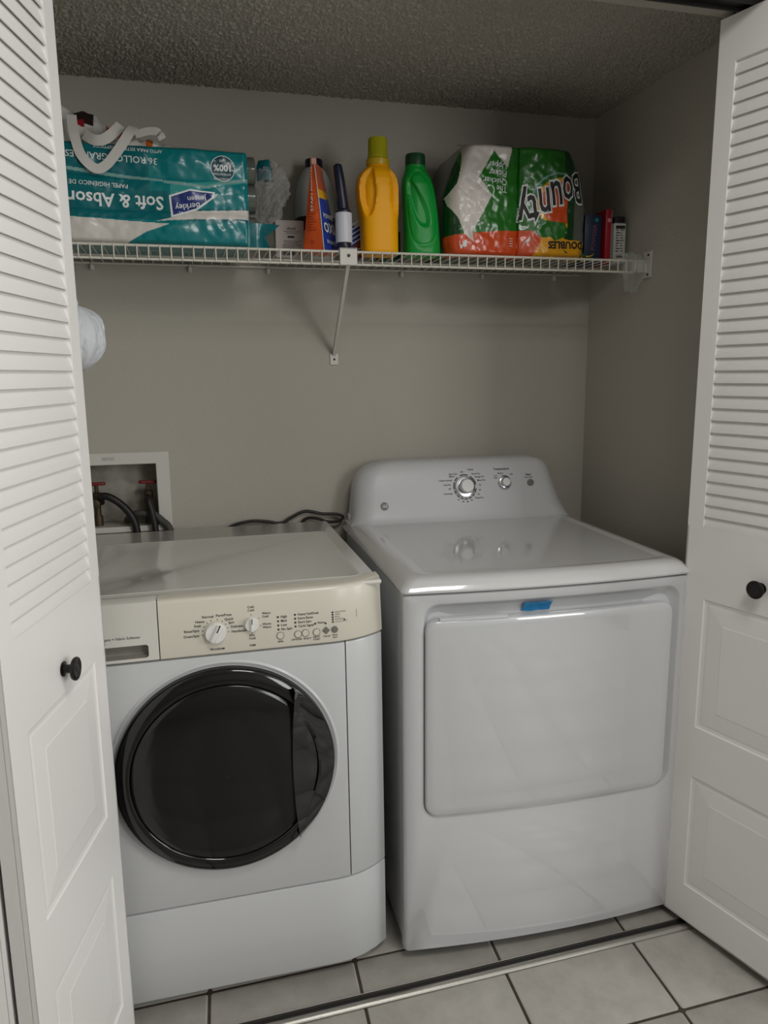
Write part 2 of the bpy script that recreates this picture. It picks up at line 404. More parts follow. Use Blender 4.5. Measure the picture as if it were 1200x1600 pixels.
# ------------------------------------------------------------------ bifold louvre doors
DL, DT = 0.387, 0.028      # leaf width and thickness
def leaf_parts(root, face, z0, slat0, ztop, knob=None, pivot=False):
    """leaf in local axes: x from the free edge, visible face at y=0, thickness towards face*y"""
    s = face
    stl, str_ = 0.040, 0.343
    pitch = 0.0266; n = 36
    ztl = slat0+pitch*(n-1)+0.026; zbl = slat0+0.0015
    def bx(x0, x1, za, zb): return (x0, x1, min(0, s*DT), max(0, s*DT), za, zb)
    MB().box(*bx(0, stl, zbl, ztop)).build('stile', M['door'], root, False)
    MB().box(*bx(str_, DL, zbl, ztop)).build('stile', M['door'], root, False)
    MB().box(*bx(stl, str_, ztl, ztop)).build('top_rail', M['door'], root, False)
    # moulded solid lower half with two raised panels
    x0, x1 = stl, str_
    mb = MB()
    def P(pts, d): return [Vector((x, s*d, z)) for x, z in pts]
    zsplit = 0.45
    for (za, zb, pa, pb) in ((z0, zsplit, 0.115, 0.402), (zsplit, zbl, 0.525, 0.835)):
        rings = [P(rrect(0, DL, za, zb, 0.0002, 3, 3), 0.0)]
        rings.append(P(rrect(x0+0.014, x1-0.014, pa, pb, 0.002, 3, 3), 0.0))
        rings.append(P(rrect(x0+0.017, x1-0.017, pa+0.003, pb-0.003, 0.002, 3, 3), 0.0022))
        rings.append(P(rrect(x0+0.024, x1-0.024, pa+0.010, pb-0.010, 0.002, 3, 3), 0.0030))
        rings.append(P(rrect(x0+0.030, x1-0.030, pa+0.016, pb-0.016, 0.002, 3, 3), 0.0021))
        rings.append(P(rrect(x0+0.064, x1-0.064, pa+0.050, pb-0.050, 0.002, 3, 3), 0.0002))
        rings.append(P(rrect(x0+0.067, x1-0.067, pa+0.053, pb-0.053, 0.002, 3, 3), -0.0005))
        mb.loft(rings, False, True)
    mb.build('raised_panel_board', M['door'], root, False)
    MB().box(0, DL, min(s*0.006, s*DT), max(s*0.006, s*DT), z0, zbl).box(0, 0.004, min(0, s*0.007), max(0, s*0.007), z0, zbl).box(DL-0.004, DL, min(0, s*0.007), max(0, s*0.007), z0, zbl).box(0, DL, min(s*0.0, s*0.007), max(s*0.0, s*0.007), z0, z0+0.004).build('board_back', M['door'], root, False)
    # slats: front edge low, back edge high, each one its own part
    w = str_-stl+0.004
    def slat():
        sec = [(-0.0004, 0.0016), (-0.0001, 0.0004), (0.0006, 0.0), (0.0020, 0.0002), (0.0028, 0.003), (0.0098, 0.0290), (0.0090, 0.0300), (0.0068, 0.0298)]
        rings = [[Vector((x, s*(y+0.0010), z)) for y, z in sec] for x in (stl-0.002, str_+0.002)]
        return MB().loft(rings, True, True)
    proto = None
    for k in range(n):
        z = slat0+pitch*k
        if proto is None:
            o = proto = slat().build('slat', M['slat'], root, True, 30)
        else:
            o = proto.copy(); C.objects.link(o)
        o.location = (0, 0, z)
    if knob:
        kx, kz = knob
        prof = [(0.0120, 0.0), (0.0125, 0.002), (0.0080, 0.0032), (0.0070, 0.006), (0.0072, 0.0125), (0.0120, 0.0155), (0.0180, 0.0175), (0.0195, 0.0205), (0.0187, 0.0228), (0.0160, 0.0235), (0.0150, 0.0226), (0.0120, 0.0234), (0.0105, 0.0226), (0.004, 0.0240), (0.0002, 0.0242)]
        mb = MB()
        mb.lathe([(r, -s*h) for r, h in prof], 'y', (kx, 0, kz), 32, True, True)
        lab(mb.build('door_knob', M['knob_black'], root, True, 50), 'round black ringed knob')
    # hinge leaves on the far face are out of view; guide pin on top
    if pivot:
        MB().lathe([(0.005, ztop-0.01), (0.005, ztop+0.012)], 'z', (0.025, s*DT/2, 0), 12).build('guide_pin', M['screw'], root)
def place(root, loc, ang): root.location = loc; root.rotation_euler = (0, 0, ang)
def door(name, label, loc, ang):
    o = bpy.data.objects.new(name, None); C.objects.link(o); place(o, loc, ang); struct(o, label); return o
# left lead leaf: free edge far, runs towards the viewer
angL = math.atan2(-0.9739, -0.2271)
d1 = door('door_1', 'left white louvred bifold door leaf with a black knob', (-0.6073, 0.05, 0), angL)
leaf_parts(d1, -1, 0.006, 0.979, 2.02, (0.190, 0.876), True)
angR = math.atan2(-0.9628, 0.2702)
d2 = door('door_2', 'right white louvred bifold door leaf with a black knob', (0.657, 0.0675, 0), angR)
leaf_parts(d2, 1, 0.022, 0.996, 2.040, (0.188, 0.893), True)
# jamb leaves folded behind the lead leaves
nearL = Vector((-0.6073-0.2271*DL, 0.05-0.9739*DL, 0))+Vector((-0.9739, 0.2271, 0))*0.034
jl = Vector((-0.752, 0.035, 0))-nearL
d3 = door('door_3', 'left rear bifold leaf folded behind the lead leaf', nearL, math.atan2(jl.y, jl.x))
leaf_parts(d3, 1, 0.006, 0.979, 2.02)
nearR = Vector((0.657+0.2702*DL, 0.0675-0.9628*DL, 0))+Vector((0.9628, 0.2702, 0))*0.034
jr = Vector((0.822, 0.04, 0))-nearR
d4 = door('door_4', 'right rear bifold leaf folded behind the lead leaf', nearR, math.atan2(jr.y, jr.x))
leaf_parts(d4, -1, 0.022, 0.996, 2.040)

# ------------------------------------------------------------------ washer
def washer():
    W = 0.687
    t = thing('washing_machine', 'white front loading washer with a round black door and cream control panel', 'washer', (-0.733, 0.095, 0), math.radians(-0.5))
    t.rotation_euler[1] = math.radians(-0.35)
    wh = M['washer_white']
    def front(x):                                    # bowed corner on the right and left
        e = 0.045
        return e*((max(0, (x-(W-0.125))/0.125))**2.2+(max(0, (0.10-x)/0.10))**2.2)
    def slab(name, xs, z0, z1, th, r, m, rz=0.004):
        """front panel following the bowed plan"""
        n = 24; X = [xs[0]+(xs[1]-xs[0])*k/n for k in range(n+1)]
        rings = []
        rows = [(z0, th), (z0, r), (z0+r*0.3, r*0.3), (z0+r, 0), (z1-r, 0), (z1-r*0.3, r*0.3), (z1, r), (z1, th)]
        v = []; f = []
        for z, d in rows:
            for x in X: v.append((x, front(x)+d, z))
        nn = n+1
        for j in range(len(rows)-1):
            for i in range(n): a = j*nn+i; f.append((a, a+1, a+nn+1, a+nn))
        f.append([j*nn for j in range(len(rows))]); f.append([j*nn+n for j in range(len(rows))][::-1])
        f.append([(len(rows)-1)*nn+i for i in range(nn)]+[i for i in range(nn)][::-1])
        return mesh(name, v, f, m, t, True, None, 40)
    MB().box(0.003, W-0.002, 0.047, 0.72, 0.02, 0.893, 0.004, 2).build('cabinet', wh, t, True, 40)
    for fx in (0.05, W-0.05):
        for fy in (0.09, 0.66): MB().lathe([(0.02, 0), (0.02, 0.012), (0.008, 0.014), (0.008, 0.024)], 'z', (fx, fy, 0), 16).build('foot', M['rubber'], t)
    # lid deck with embossed border
    rings = []
    for ins, z in ((0, 0.886), (0, 0.900), (0.003, 0.9045), (0.006, 0.905)):
        rings.append([Vector((x, y, z)) for x, y in rrect(ins, W-ins, 0.055+ins, 0.722-ins, 0.012, 4, 4)])
    for ins, z in ((0.030, 0.905), (0.034, 0.9062), (0.038, 0.9050)):
        rings.append([Vector((x, y, z)) for x, y in rrect(ins, W-ins, 0.068+ins*0.4, 0.572-(ins-0.03), 0.02, 4, 4)])
    MB().loft(rings, False, True).build('top_panel', M['washer_top'], t, True, 30)
    MB().box(0.0, W, 0.030, 0.060, 0.897, 0.9062, 0.003, 2).build('top_front_strip', M['cream2'], t)
    # kick panel, front plate, right column
    lab(slab('kick_panel', (0.0, W), 0.022, 0.233, 0.04, 0.004, wh), 'lower white kick panel')
    slab('front_panel', (0.0, 0.598), 0.2365, 0.785, 0.04, 0.003, wh)
    slab('side_column', (0.6005, W), 0.2365, 0.785, 0.04, 0.003, wh)
    # control console: profile swept along the bowed plan
    def console(name, x0, x1, m, hole=None):
        n = 28; X = [x0+(x1-x0)*k/n for k in range(n+1)]
        prof = [(0.05, 0.788), (0.002, 0.788), (-0.003, 0.790), (-0.0045, 0.794), (0.0085, 0.897), (0.0105, 0.9035), (0.015, 0.9065), (0.022, 0.9075), (0.05, 0.9075)]
        v = []; f = []
        for y, z in prof:
            for x in X: v.append((x, front(x)+y, z))
        nn = n+1
        for j in range(len(prof)-1):
            for i in range(n):
                xc = (X[i]+X[i+1])/2
                a = j*nn+i; f.append((a, a+1, a+nn+1, a+nn))
        f.append([j*nn for j in range(len(prof))]); f.append([j*nn+n for j in range(len(prof))][::-1])
        return mesh(name, v, f, m, t, True, None, 40)
    con = lab(console('control_panel', 0.2275, W+0.001, M['cream']), 'cream control panel with dials and lettering')
    def face(x, z): return Vector((x, front(x)-0.0045+(z-0.794)/0.103*0.013, z))
    def pr(x, z): p = face(x, z); p.y -= 0.0007; return p
    # detergent drawer with its recessed grip
    dr = MB(); hx0, hx1, hz0, hz1 = 0.045, 0.206, 0.797, 0.8225
    def fl_(pts, d): return [face(x, z)+Vector((0, d, 0)) for x, z in pts]
    r = [fl_(rrect(0.0, 0.2255, 0.790, 0.9065, 0.002, 4, 8), 0.04), fl_(rrect(0.0, 0.2255, 0.790, 0.9065, 0.002, 4, 8), 0.002), fl_(rrect(0.0015, 0.2240, 0.7915, 0.905, 0.003, 4, 8), 0.0),
         fl_(rrect(hx0, hx1, hz0, hz1, 0.005, 4, 8), 0.0)]
    dr.loft(r).build('detergent_drawer', M['cream2'], t, True, 35)
    g = MB().loft([fl_(rrect(hx0, hx1, hz0, hz1, 0.005, 4, 8), 0.0), fl_(rrect(hx0+0.002, hx1-0.002, hz0+0.002, hz1-0.002, 0.004, 4, 8), 0.02), fl_(rrect(hx0+0.003, hx1-0.003, hz0+0.006, hz1-0.003, 0.004, 4, 8), 0.022)], False, True)
    lab(g.build('drawer_grip', M['grey_in'], t, True, 35), 'grey recessed drawer grip')
    p = Print(pr)
    p.text('Bleach + Detergent + Fabric Softener', 0.135, 0.8385, 0.0075).text('For best results', 0.108, 0.8305, 0.006)
    # programme dial lettering
    pk = (0.3355, 0.8340); tk = (0.4075, 0.8440)
    for i, (w_, a) in enumerate((('Drain/Spin', 188), ('Rinse/Spin', 168), ('Soak', 148), ('Heavy', 127), ('Normal', 108), ('PermPress', 78), ('Quick', 55), ('Spin', 35), ('Delicate', 16), ('Handwash', -3))):
        ar = math.radians(a); rr = 0.0295
        u, v = pk[0]+rr*math.cos(ar), pk[1]+rr*math.sin(ar)
        p.disc(pk[0]+0.0255*math.cos(ar), pk[1]+0.0255*math.sin(ar), 0.0011, 8)
        if a > 120: p.text(w_, u-0.002, v, 0.0072, 0.01, 'RIGHT')
        elif a > 90: p.text(w_, u-0.004, v+0.004, 0.0072, 0.01, 'CENTER')
        elif a > 70: p.text(w_, u+0.012, v+0.004, 0.0072, 0.01, 'CENTER')
        else: p.text(w_, u+0.002, v, 0.0072, 0.01, 'LEFT')
    p.text('PROGRAM', pk[0]+0.002, 0.8000, 0.006, 0.01)
    for w_, du, dv, al in (('Cold\nCold', 0, 0.031, 'CENTER'), ('Warm\nCold', 0.022, 0.016, 'LEFT'), ('Warm\nWarm', 0.022, -0.006, 'LEFT'), ('Hot\nCold', 0, -0.026, 'CENTER')):
        p.text(w_, tk[0]+du, tk[1]+dv, 0.0066, 0.01, al)
    for a in (90, 35, -15, -90):
        ar = math.radians(a); p.disc(tk[0]+0.0185*math.cos(ar), tk[1]+0.0185*math.sin(ar), 0.0010, 8)
    p.text('TEMP', tk[0], 0.8005, 0.0055, 0.01)
    sx = 0.461; zz = (0.8530, 0.8445, 0.8360, 0.8275)
    for w_, z in zip(('High', 'Med', 'Low', 'No Spin'), zz): p.disc(sx, z, 0.0021, 12).text(w_, sx+0.0055, z, 0.0070, 0.01, 'LEFT')
    p.text('SPIN', sx+0.003, 0.8025, 0.0055, 0.01)
    ox = 0.496
    for w_, z in zip(('Heavy Soil/Soak', 'Extra Rinse', 'Extra Spin', 'Cycle Signal'), (0.8545, 0.8465, 0.8385, 0.8305)): p.disc(ox, z, 0.0021, 12).text(w_, ox+0.0055, z, 0.0068, 0.01, 'LEFT')
    p.disc(0.537, 0.8325, 0.0021, 12).text('Warm', 0.5415, 0.8335, 0.0062, 0.01, 'LEFT')
    p.text('OPTIONS  SELECT', 0.507, 0.8035, 0.0052, 0.01).text('DELAY\nSTART', 0.5385, 0.8022, 0.0050, 0.01)
    p.disc(0.5585, 0.8310, 0.0020, 12)
    rx = 0.574
    for k in range(5): p.disc(rx, 0.8525-k*0.0050, 0.0020, 12)
    p.text('Cancel', 0.5595, 0.8045, 0.0052, 0.01).text('Pause\nStart', 0.577, 0.8030, 0.0050, 0.01)
    p.quad(0.5975, 0.6005, 0.8330, 0.8365)
    lab(p.build('lettering', M['ink'], t), 'small black program names and dots')['kind'] = 'stuff'
    p = Print(pr)
    for k, w_ in enumerate(('Delay Wash', 'Wash', 'Rinse', 'Final Spin', 'Door Locked')): p.text(w_, rx+0.005, 0.8525-k*0.0050, 0.0048, 0.0, 'LEFT')
    p.quad(0.6265, 0.6272, 0.836, 0.852)
    for u, z in ((0.464, 0.8145), (0.500, 0.8140), (0.5155, 0.8150), (0.5385, 0.8145)): p.disc(u, z, 0.0080, 24, 0.0070)
    lab(p.build('lettering', M['ink_grey'], t), 'faint grey lettering and button rings')['kind'] = 'stuff'
    nrm = Vector((0, -1, 0.12)).normalized()
    def dial(name, c, r, h, hand, m):
        """knob with a raised grip ridge"""
        o = face(*c); mb = MB()
        mb.lathe([(r*1.02, 0.001), (r, -h*0.55), (r*0.93, -h*0.72), (0.0005, -h*0.72)], 'y', o, 40, False, True)
        a = hand; ux, uz = math.cos(a), math.sin(a); vx, vz = -uz, ux
        rings = []
        for d, wd, ln in ((0.0, 0.52, 0.93), (-h*0.6, 0.42, 0.92), (-h*0.95, 0.22, 0.86), (-h, 0.14, 0.8)):
            pts = rrect(-r*ln, r*ln, -r*wd/2*1.6, r*wd/2*1.6, r*0.14, 3, 2)
            rings.append([o+Vector((q[0]*ux+q[1]*vx, d-h*0.15, q[0]*uz+q[1]*vz)) for q in pts])
        mb.loft(rings, False, True)
        k = mb.build(name, m, t, True, 35)
        s2 = MB(); w2 = r*0.06
        pts = [(r*0.25, -w2), (r*0.98, -w2), (r*0.98, w2), (r*0.25, w2)]
        s2.loft([[o+Vector((q[0]*ux+q[1]*vx, d, q[0]*uz+q[1]*vz)) for q in pts] for d in (-h*0.9, -h*1.17)], False, True)
        lab(s2.build('pointer_line', M['ink'], k, False), 'black pointer line')
        return k
    lab(dial('program_dial', pk, 0.0205, 0.017, math.radians(62), M['knob_white']), 'large white program dial')
    lab(dial('temperature_dial', tk, 0.0138, 0.014, math.radians(88), M['knob_white']), 'small white temperature dial')
    for u, z in ((0.464, 0.8145), (0.500, 0.8140), (0.5155, 0.8150), (0.5385, 0.8145)):
        MB().lathe([(0.0066, 0.001), (0.0066, -0.0014), (0.0058, -0.0022), (0.0004, -0.0022)], 'y', face(u, z), 24, False, True).build('button', M['cream'], t)
    o = face(0.577, 0.8165)
    lab(MB().lathe([(0.0068, 0.001), (0.0068, -0.002), (0.0058, -0.003), (0.0004, -0.003)], 'y', o, 24, False, True).build('button', M['ink_grey'], t), 'round grey button')
    o = face(0.5590, 0.8165)
    lab(MB().lathe([(0.0078, 0.001), (0.0078, -0.002), (0.0062, -0.003), (0.0004, -0.003)], 'y', o, 4, False, True).build('button', M['ink_grey'], t, False), 'diamond shaped grey button')
    # round door
    cx, cz, R = 0.3440, 0.5385, 0.2235
    dm = lambda *a: MB().lathe(*a)
    lab(MB().lathe([(R+0.013, 0.004), (R+0.012, -0.001), (R+0.008, -0.003), (R+0.003, -0.001), (R+0.002, 0.006)], 'y', (cx, 0, cz), 96, False, False).build('door_surround', M['washer_white'], t), 'white ring around the door')
    chord = 0.168                                     # handle pocket to the right of this x
    def disc_mesh(prof, keep, name, m, parent, mod=None):
        n = 120; v = []; f = []
        for r_, y_ in prof:
            for k in range(n):
                a = 2*PI*k/n; v.append((cx+r_*math.cos(a), y_, cz+r_*math.sin(a)))
        for j in range(len(prof)-1):
            for k in range(n):
                a = j*n+k; b_ = j*n+(k+1) % n; q = (a, b_, b_+n, a+n)
                if keep(sum(v[i][0] for i in q)/4-cx): f.append(q)
        used = sorted({i for q in f for i in q}); mp = {u: i for i, u in enumerate(used)}
        return mesh(name, [v[u] for u in used], [[mp[i] for i in q] for q in f], m, parent, True, None, 50)
    rim = [(R, 0.004), (R+0.0005, -0.010), (R-0.002, -0.0165), (R-0.006, -0.0195), (R-0.028, -0.0255), (R-0.031, -0.0245), (R-0.0325, -0.021)]
    dgrp = lab(disc_mesh(rim, lambda x: True, 'door', M['gloss_black'], t), 'round glossy black porthole door')
    gl = [(R-0.0322, -0.019), (R-0.034, -0.0235), (R-0.040, -0.0265), (R-0.052, -0.029), (R-0.075, -0.0325), (R-0.10, -0.035), (R-0.14, -0.0372), (R-0.19, -0.038), (0.0005, -0.038)]
    fine = []
    for i in range(len(gl)-1):
        for k in range(4):
            tt = k/4; fine.append((gl[i][0]*(1-tt)+gl[i+1][0]*tt, gl[i][1]*(1-tt)+gl[i+1][1]*tt))
    fine.append(gl[-1])
    lab(disc_mesh(fine, lambda x: True, 'door_glass', M['glass_dark'], dgrp), 'dark domed door glass')
    # handle: smoky segment right of a vertical chord, its face leaning outwards to a sharp edge
    xc = 0.141; rr = R-0.004; n = 26
    a1 = math.acos(xc/rr)
    outer = [(rr*math.cos(-a1+2*a1*k/n), rr*math.sin(-a1+2*a1*k/n)) for k in range(n+1)]
    v = []; f = []
    for (x, z) in outer:
        lx = xc-0.010*(1-(z/(rr*math.sin(a1)))**2)      # chord bows a little to the left
        for q, (dx, dy) in enumerate(((0.0, -0.021), (0.22, -0.027), (0.45, -0.0305), (0.62, -0.034), (1.0, -0.044))):
            v.append((cx+x+(lx-x)*dx, dy, cz+z))
        v.append((cx+lx, -0.030, cz+z))
    for k in range(n):
        for q in range(5):
            a = k*6+q; f.append((a, a+1, a+7, a+6))
    ob = mesh('door_handle', v, f, M['smoke'], dgrp, True, None, 30)
    lab(ob, 'smoky grey handle segment at the right of the door')
    v = []
    for (x, z) in [(0.8585*(R-0.004)*0+rr*math.cos(a_), rr*math.sin(a_)) for a_ in [0.80-1.15*k/30 for k in range(31)]]:
        v.append((cx+x*0.872, -0.0312, cz+z*0.872)); v.append((cx+x*0.846, -0.0345, cz+z*0.846))
    f = [(2*k, 2*k+1, 2*k+3, 2*k+2) for k in range(len(v)//2-1)]
    mesh('handle_groove', v, f, M['gloss_black'], dgrp, True)
washer()

# ------------------------------------------------------------------ dryer
def dryer():
    W = 0.684
    t = thing('clothes_dryer', 'white front loading dryer with a square door and rear control console', 'dryer', (-0.014, 0.081, 0), math.radians(-1.6))
    en = M['enamel']
    def bow(x): return -0.019*(1-((2*x/W)-1)**2)
    def P(pts, d): return [Vector((x, bow(x)+d, z)) for x, z in pts]
    MB().box(0.006, W-0.006, 0.012, 0.715, 0.022, 0.884, 0.004, 2).build('cabinet', M['dk_side'], t, True, 40)
    for sx in (0.002, W-0.010):
        MB().box(sx, sx+0.008, 0.020, 0.034, 0.03, 0.882, 0.002, 1).build('corner_seam', M['dk_side'], t)
    for fx in (0.05, W-0.05):
        for fy in (0.09, 0.66): MB().lathe([(0.02, 0), (0.02, 0.012), (0.008, 0.014), (0.008, 0.026)], 'z', (fx, fy, 0), 16).build('foot', M['rubber'], t)
    # front panel with recess around the door
    K = dict(nc=8, ns=14)
    rx0, rx1, rz0, rz1 = 0.0425, W-0.028, 0.366, 0.859
    rings = [P(rrect(0.0, W, 0.024, 0.882, 0.006, **K), 0.030), P(rrect(0.0, W, 0.024, 0.882, 0.006, **K), 0.010),
             P(rrect(0.0015, W-0.0015, 0.0255, 0.881, 0.008, **K), 0.004), P(rrect(0.006, W-0.006, 0.030, 0.878, 0.008, **K), 0.0),
             P(rrect(rx0-0.003, rx1+0.003, rz0-0.003, rz1+0.003, 0.036, **K), 0.0), P(rrect(rx0, rx1, rz0, rz1, 0.034, **K), 0.0015),
             P(rrect(rx0+0.004, rx1-0.004, rz0+0.001, rz1-0.004, 0.032, **K), 0.008), P(rrect(rx0+0.012, rx1-0.022, rz0+0.003, rz1-0.022, 0.028, **K), 0.020),
             P(rrect(rx0+0.018, rx1-0.028, rz0+0.006, rz1-0.030, 0.026, **K), 0.022)]
    # the recess floor is a gently bowed sheet
    mb = MB(); mb.loft(rings)
    x0, x1, z0, z1 = rx0+0.018, rx1-0.028, rz0+0.006, rz1-0.030
    n = 16; v = []; f = []
    for zz in (z0-0.001, z1+0.001):
        for k in range(n+1):
            x = x0-0.001+(x1-x0+0.002)*k/n; v.append((x, bow(x)+0.0225, zz))
    for k in range(n): f.append((k, k+1, n+2+k, n+1+k))
    mb.add(v, f)
    mb.build('front_panel', en, t, True, 40)
    # door slab
    dx0, dx1, dz0, dz1 = 0.046, W-0.048, 0.3685, 0.8235
    def D(ins, d, r): return P(rrect(dx0+ins, dx1-ins, dz0+ins, dz1-ins, r, **K), d)
    rings = [D(0.004, 0.016, 0.026), D(0.0, 0.010, 0.028), D(0.0, -0.003, 0.028), D(0.0012, -0.0056, 0.027), D(0.004, -0.007, 0.025)]
    for q in range(1, 14):
        rings.append(D(0.004+q*0.0155, -0.007-0.0005*min(q, 4), max(0.025-0.002*q, 0.001)))
    mb = MB(); mb.loft(rings, True, False)
    ins = 0.004+13*0.0155; v = []; f = []
    for zz in (dz0+ins, dz1-ins):
        for k in range(n+1):
            x = dx0+ins+(dx1-dx0-2*ins)*k/n; v.append((x, bow(x)-0.009, zz))
    for k in range(n): f.append((k, k+1, n+2+k, n+1+k))
    mb.add(v, f)
    dr = lab(mb.build('door', en, t, True, 40), 'square white dryer door with rounded corners')
    # pull lip along the top left of the door
    v = []; f = []; n2 = 16; hx0, hx1 = dx0+0.030, dx0+0.180
    sec = [(-0.006, 0.0), (-0.0078, 0.003), (-0.0070, 0.0085), (-0.0040, 0.0105), (0.0045, 0.0105), (0.0060, 0.0070), (0.0060, 0.0)]
    rg = [[Vector((hx0+(hx1-hx0)*k/n2, bow(hx0+(hx1-hx0)*k/n2)+y, dz1-0.002+z*0.8)) for y, z in sec] for k in range(n2+1)]
    MB().loft(rg, True, True).build('pull_lip', en, dr, True, 40)
    # blue tape left on from delivery
    v = []; f = []
    for j, (dy, zz) in enumerate(((0.0045, 0.8505), (0.012, 0.8415), (0.019, 0.834), (0.021, 0.826))):
        for k in range(13):
            x = 0.268+0.066*k/12; v.append((x, bow(x)+dy-0.0015+0.0012*ns(x*60, j*3.1, 2), zz+0.0015*ns(x*50, j, 5)))
    for j in range(3):
        for k in range(12): a = j*13+k; f.append((a, a+1, a+14, a+13))
    lab(mesh('packing_tape', v, f, M['tape'], t, True), 'strip of blue packing tape above the door')
    # lid
    def L(l, r_, f_, bk, z, rad, bw=1.0): return [Vector((x, y+(bow(x)*bw*max(0.0, 1-max(0, y)/0.45)), z)) for x, y in rrect(l, W-r_, f_, bk, rad, 8, 14)]
    rings = [L(0.002, 0.002, 0.003, 0.722, 0.8835, 0.010), L(-0.004, -0.004, -0.003, 0.724, 0.885, 0.012), L(-0.005, -0.005, -0.004, 0.725, 0.889, 0.014),
             L(-0.003, -0.003, -0.001, 0.725, 0.8945, 0.016), L(0.010, 0.010, 0.010, 0.725, 0.9085, 0.02), L(0.020, 0.018, 0.020, 0.725, 0.9135, 0.022),
             L(0.034, 0.028, 0.030, 0.725, 0.9155, 0.026), L(0.052, 0.040, 0.040, 0.724, 0.9160, 0.03), L(0.058, 0.046, 0.046, 0.722, 0.9135, 0.03), L(0.064, 0.052, 0.052, 0.72, 0.9130, 0.03)]
    mb = MB().loft(rings)
    n3 = 14; v = []; f = []
    x0, x1 = 0.0635, W-0.0515
    for j in range(9):
        for k in range(n3+1):
            x = x0+(x1-x0)*k/n3; y = 0.052+(0.72-0.052)*j/8
            yy = y+bow(x)*max(0, 1-y/0.45); 
            # rounded corners: pull the two front corners in
            v.append((x, yy, 0.9130))
    for j in range(8):
        for k in range(n3): a = j*(n3+1)+k; f.append((a, a+1, a+n3+2, a+n3+1))
    mb.add(v, f)
    lab(mb.build('lid', M['lid'], t, True, 30), 'glossy white dryer top')
    # console: stacked plan sections
    secs = [  # z, left, right, front y, corner radius
        (0.905, 0.004, 0.690, 0.585, 0.05), (0.9125, 0.010, 0.690, 0.598, 0.05), (0.920, 0.014, 0.688, 0.606, 0.052), (0.935, 0.017, 0.682, 0.614, 0.055), (0.960, 0.020, 0.673, 0.622, 0.058),
        (0.990, 0.023, 0.664, 0.630, 0.058), (1.020, 0.027, 0.655, 0.639, 0.056), (1.045, 0.038, 0.647, 0.648, 0.052), (1.060, 0.050, 0.640, 0.655, 0.048), (1.072, 0.067, 0.630, 0.662, 0.044),
        (1.0795, 0.088, 0.616, 0.669, 0.036), (1.084, 0.112, 0.598, 0.677, 0.028), (1.0865, 0.135, 0.578, 0.687, 0.02), (1.0875, 0.155, 0.555, 0.698, 0.01)]
    yb = 0.728
    rings = []
    for z, l, r_, fy, rad in secs:
        pts = rrect(l, r_, fy, yb+0.08, rad, 8, 14)
        w_ = r_-l
        rings.append([Vector((x, min(y, yb)-0.006*max(0, 1-((x-l)/w_*2-1)**2)*(1 if y < yb-0.02 else 0), z)) for x, y in pts])
    con = MB().loft(rings, False, True).build('control_console', M['console'], t, True, 35)
    MB().box(0.010, 0.682, 0.690, 0.7285, 0.88, 0.93, 0.004, 1).build('console_back', M['dk_side'], t, True, 40)
    def cy(x, z):
        for (za, la, ra, fa, qa), (zb, lb, rb, fb, qb) in zip(secs, secs[1:]):
            if za <= z <= zb:
                k = (z-za)/(zb-za); l = la+(lb-la)*k; r_ = ra+(rb-ra)*k
                return fa+(fb-fa)*k-0.006*max(0, 1-((x-l)/(r_-l)*2-1)**2)
        return 0.65
    def pr(x, z): return Vector((x, cy(x, z)-0.0008, z))
    k1 = (0.352, 1.0085); k2 = (0.479, 1.016); k3 = (0.563, 1.012)
    p = Print(pr)
    # scale ring around the large dial, broken into dashes
    for a0, a1 in ((10, 58), (70, 112), (128, 150), (155, 190), (196, 214), (219, 236), (241, 258), (263, 280), (285, 302), (307, 324), (329, 350)):
        p.arc(k1[0], k1[1], 0.0335, 0.0365, math.radians(a0), math.radians(a1), 6)
    p.arc(k2[0], k2[1], 0.0195, 0.0213, math.radians(20), math.radians(110), 10).arc(k2[0], k2[1], 0.0205, 0.0213, math.radians(170), math.radians(370), 20)
    for w_, a, al in (('Timed Dry', 58, 'LEFT'), ('Energy Dry', 40, 'LEFT'), ('More Dry', 24, 'LEFT'), ('70', 4, 'LEFT'), ('60', -14, 'LEFT'), ('50', -32, 'LEFT'), ('Damp Dry', -50, 'LEFT'), ('40', -66, 'CENTER'), ('30', -84, 'CENTER'), ('20', -102, 'CENTER'), ('10', -122, 'CENTER'), ('Dewrinkle', 205, 'RIGHT'), ('Off', 186, 'RIGHT'), ('Less Dry', 170, 'RIGHT'), ('Cotton Normal', 152, 'RIGHT'), ('Mixed', 134, 'RIGHT'), ('Easy Care', 118, 'RIGHT'), ('Off', 98, 'CENTER')):
        ar = math.radians(a); rr = 0.041
        p.text(w_, k1[0]+rr*math.cos(ar)*1.08, k1[1]+rr*math.sin(ar)*1.05, 0.0064, 0.015, al)
    p.text('Timed', k1[0]+0.022, k1[1]+0.049, 0.007, 0.01)
    p.text('Temperature', k2[0]-0.006, k2[1]+0.040, 0.0095, 0.02)
    p.text('Low\nHeat', k2[0]-0.027, k2[1]+0.018, 0.0058, 0.01).text('Medium', k2[0]-0.010, k2[1]+0.0275, 0.0058, 0.01).text('High', k2[0]+0.019, k2[1]+0.024, 0.0058, 0.01, 'LEFT')
    p.text('Start', k3[0]-0.004, k3[1]+0.0245, 0.0090, 0.02).text('Push to Start', k3[0]-0.004, k3[1]+0.0165, 0.0052, 0.01)
    lab(p.build('lettering', M['ink'], t), 'small black dial lettering')['kind'] = 'stuff'
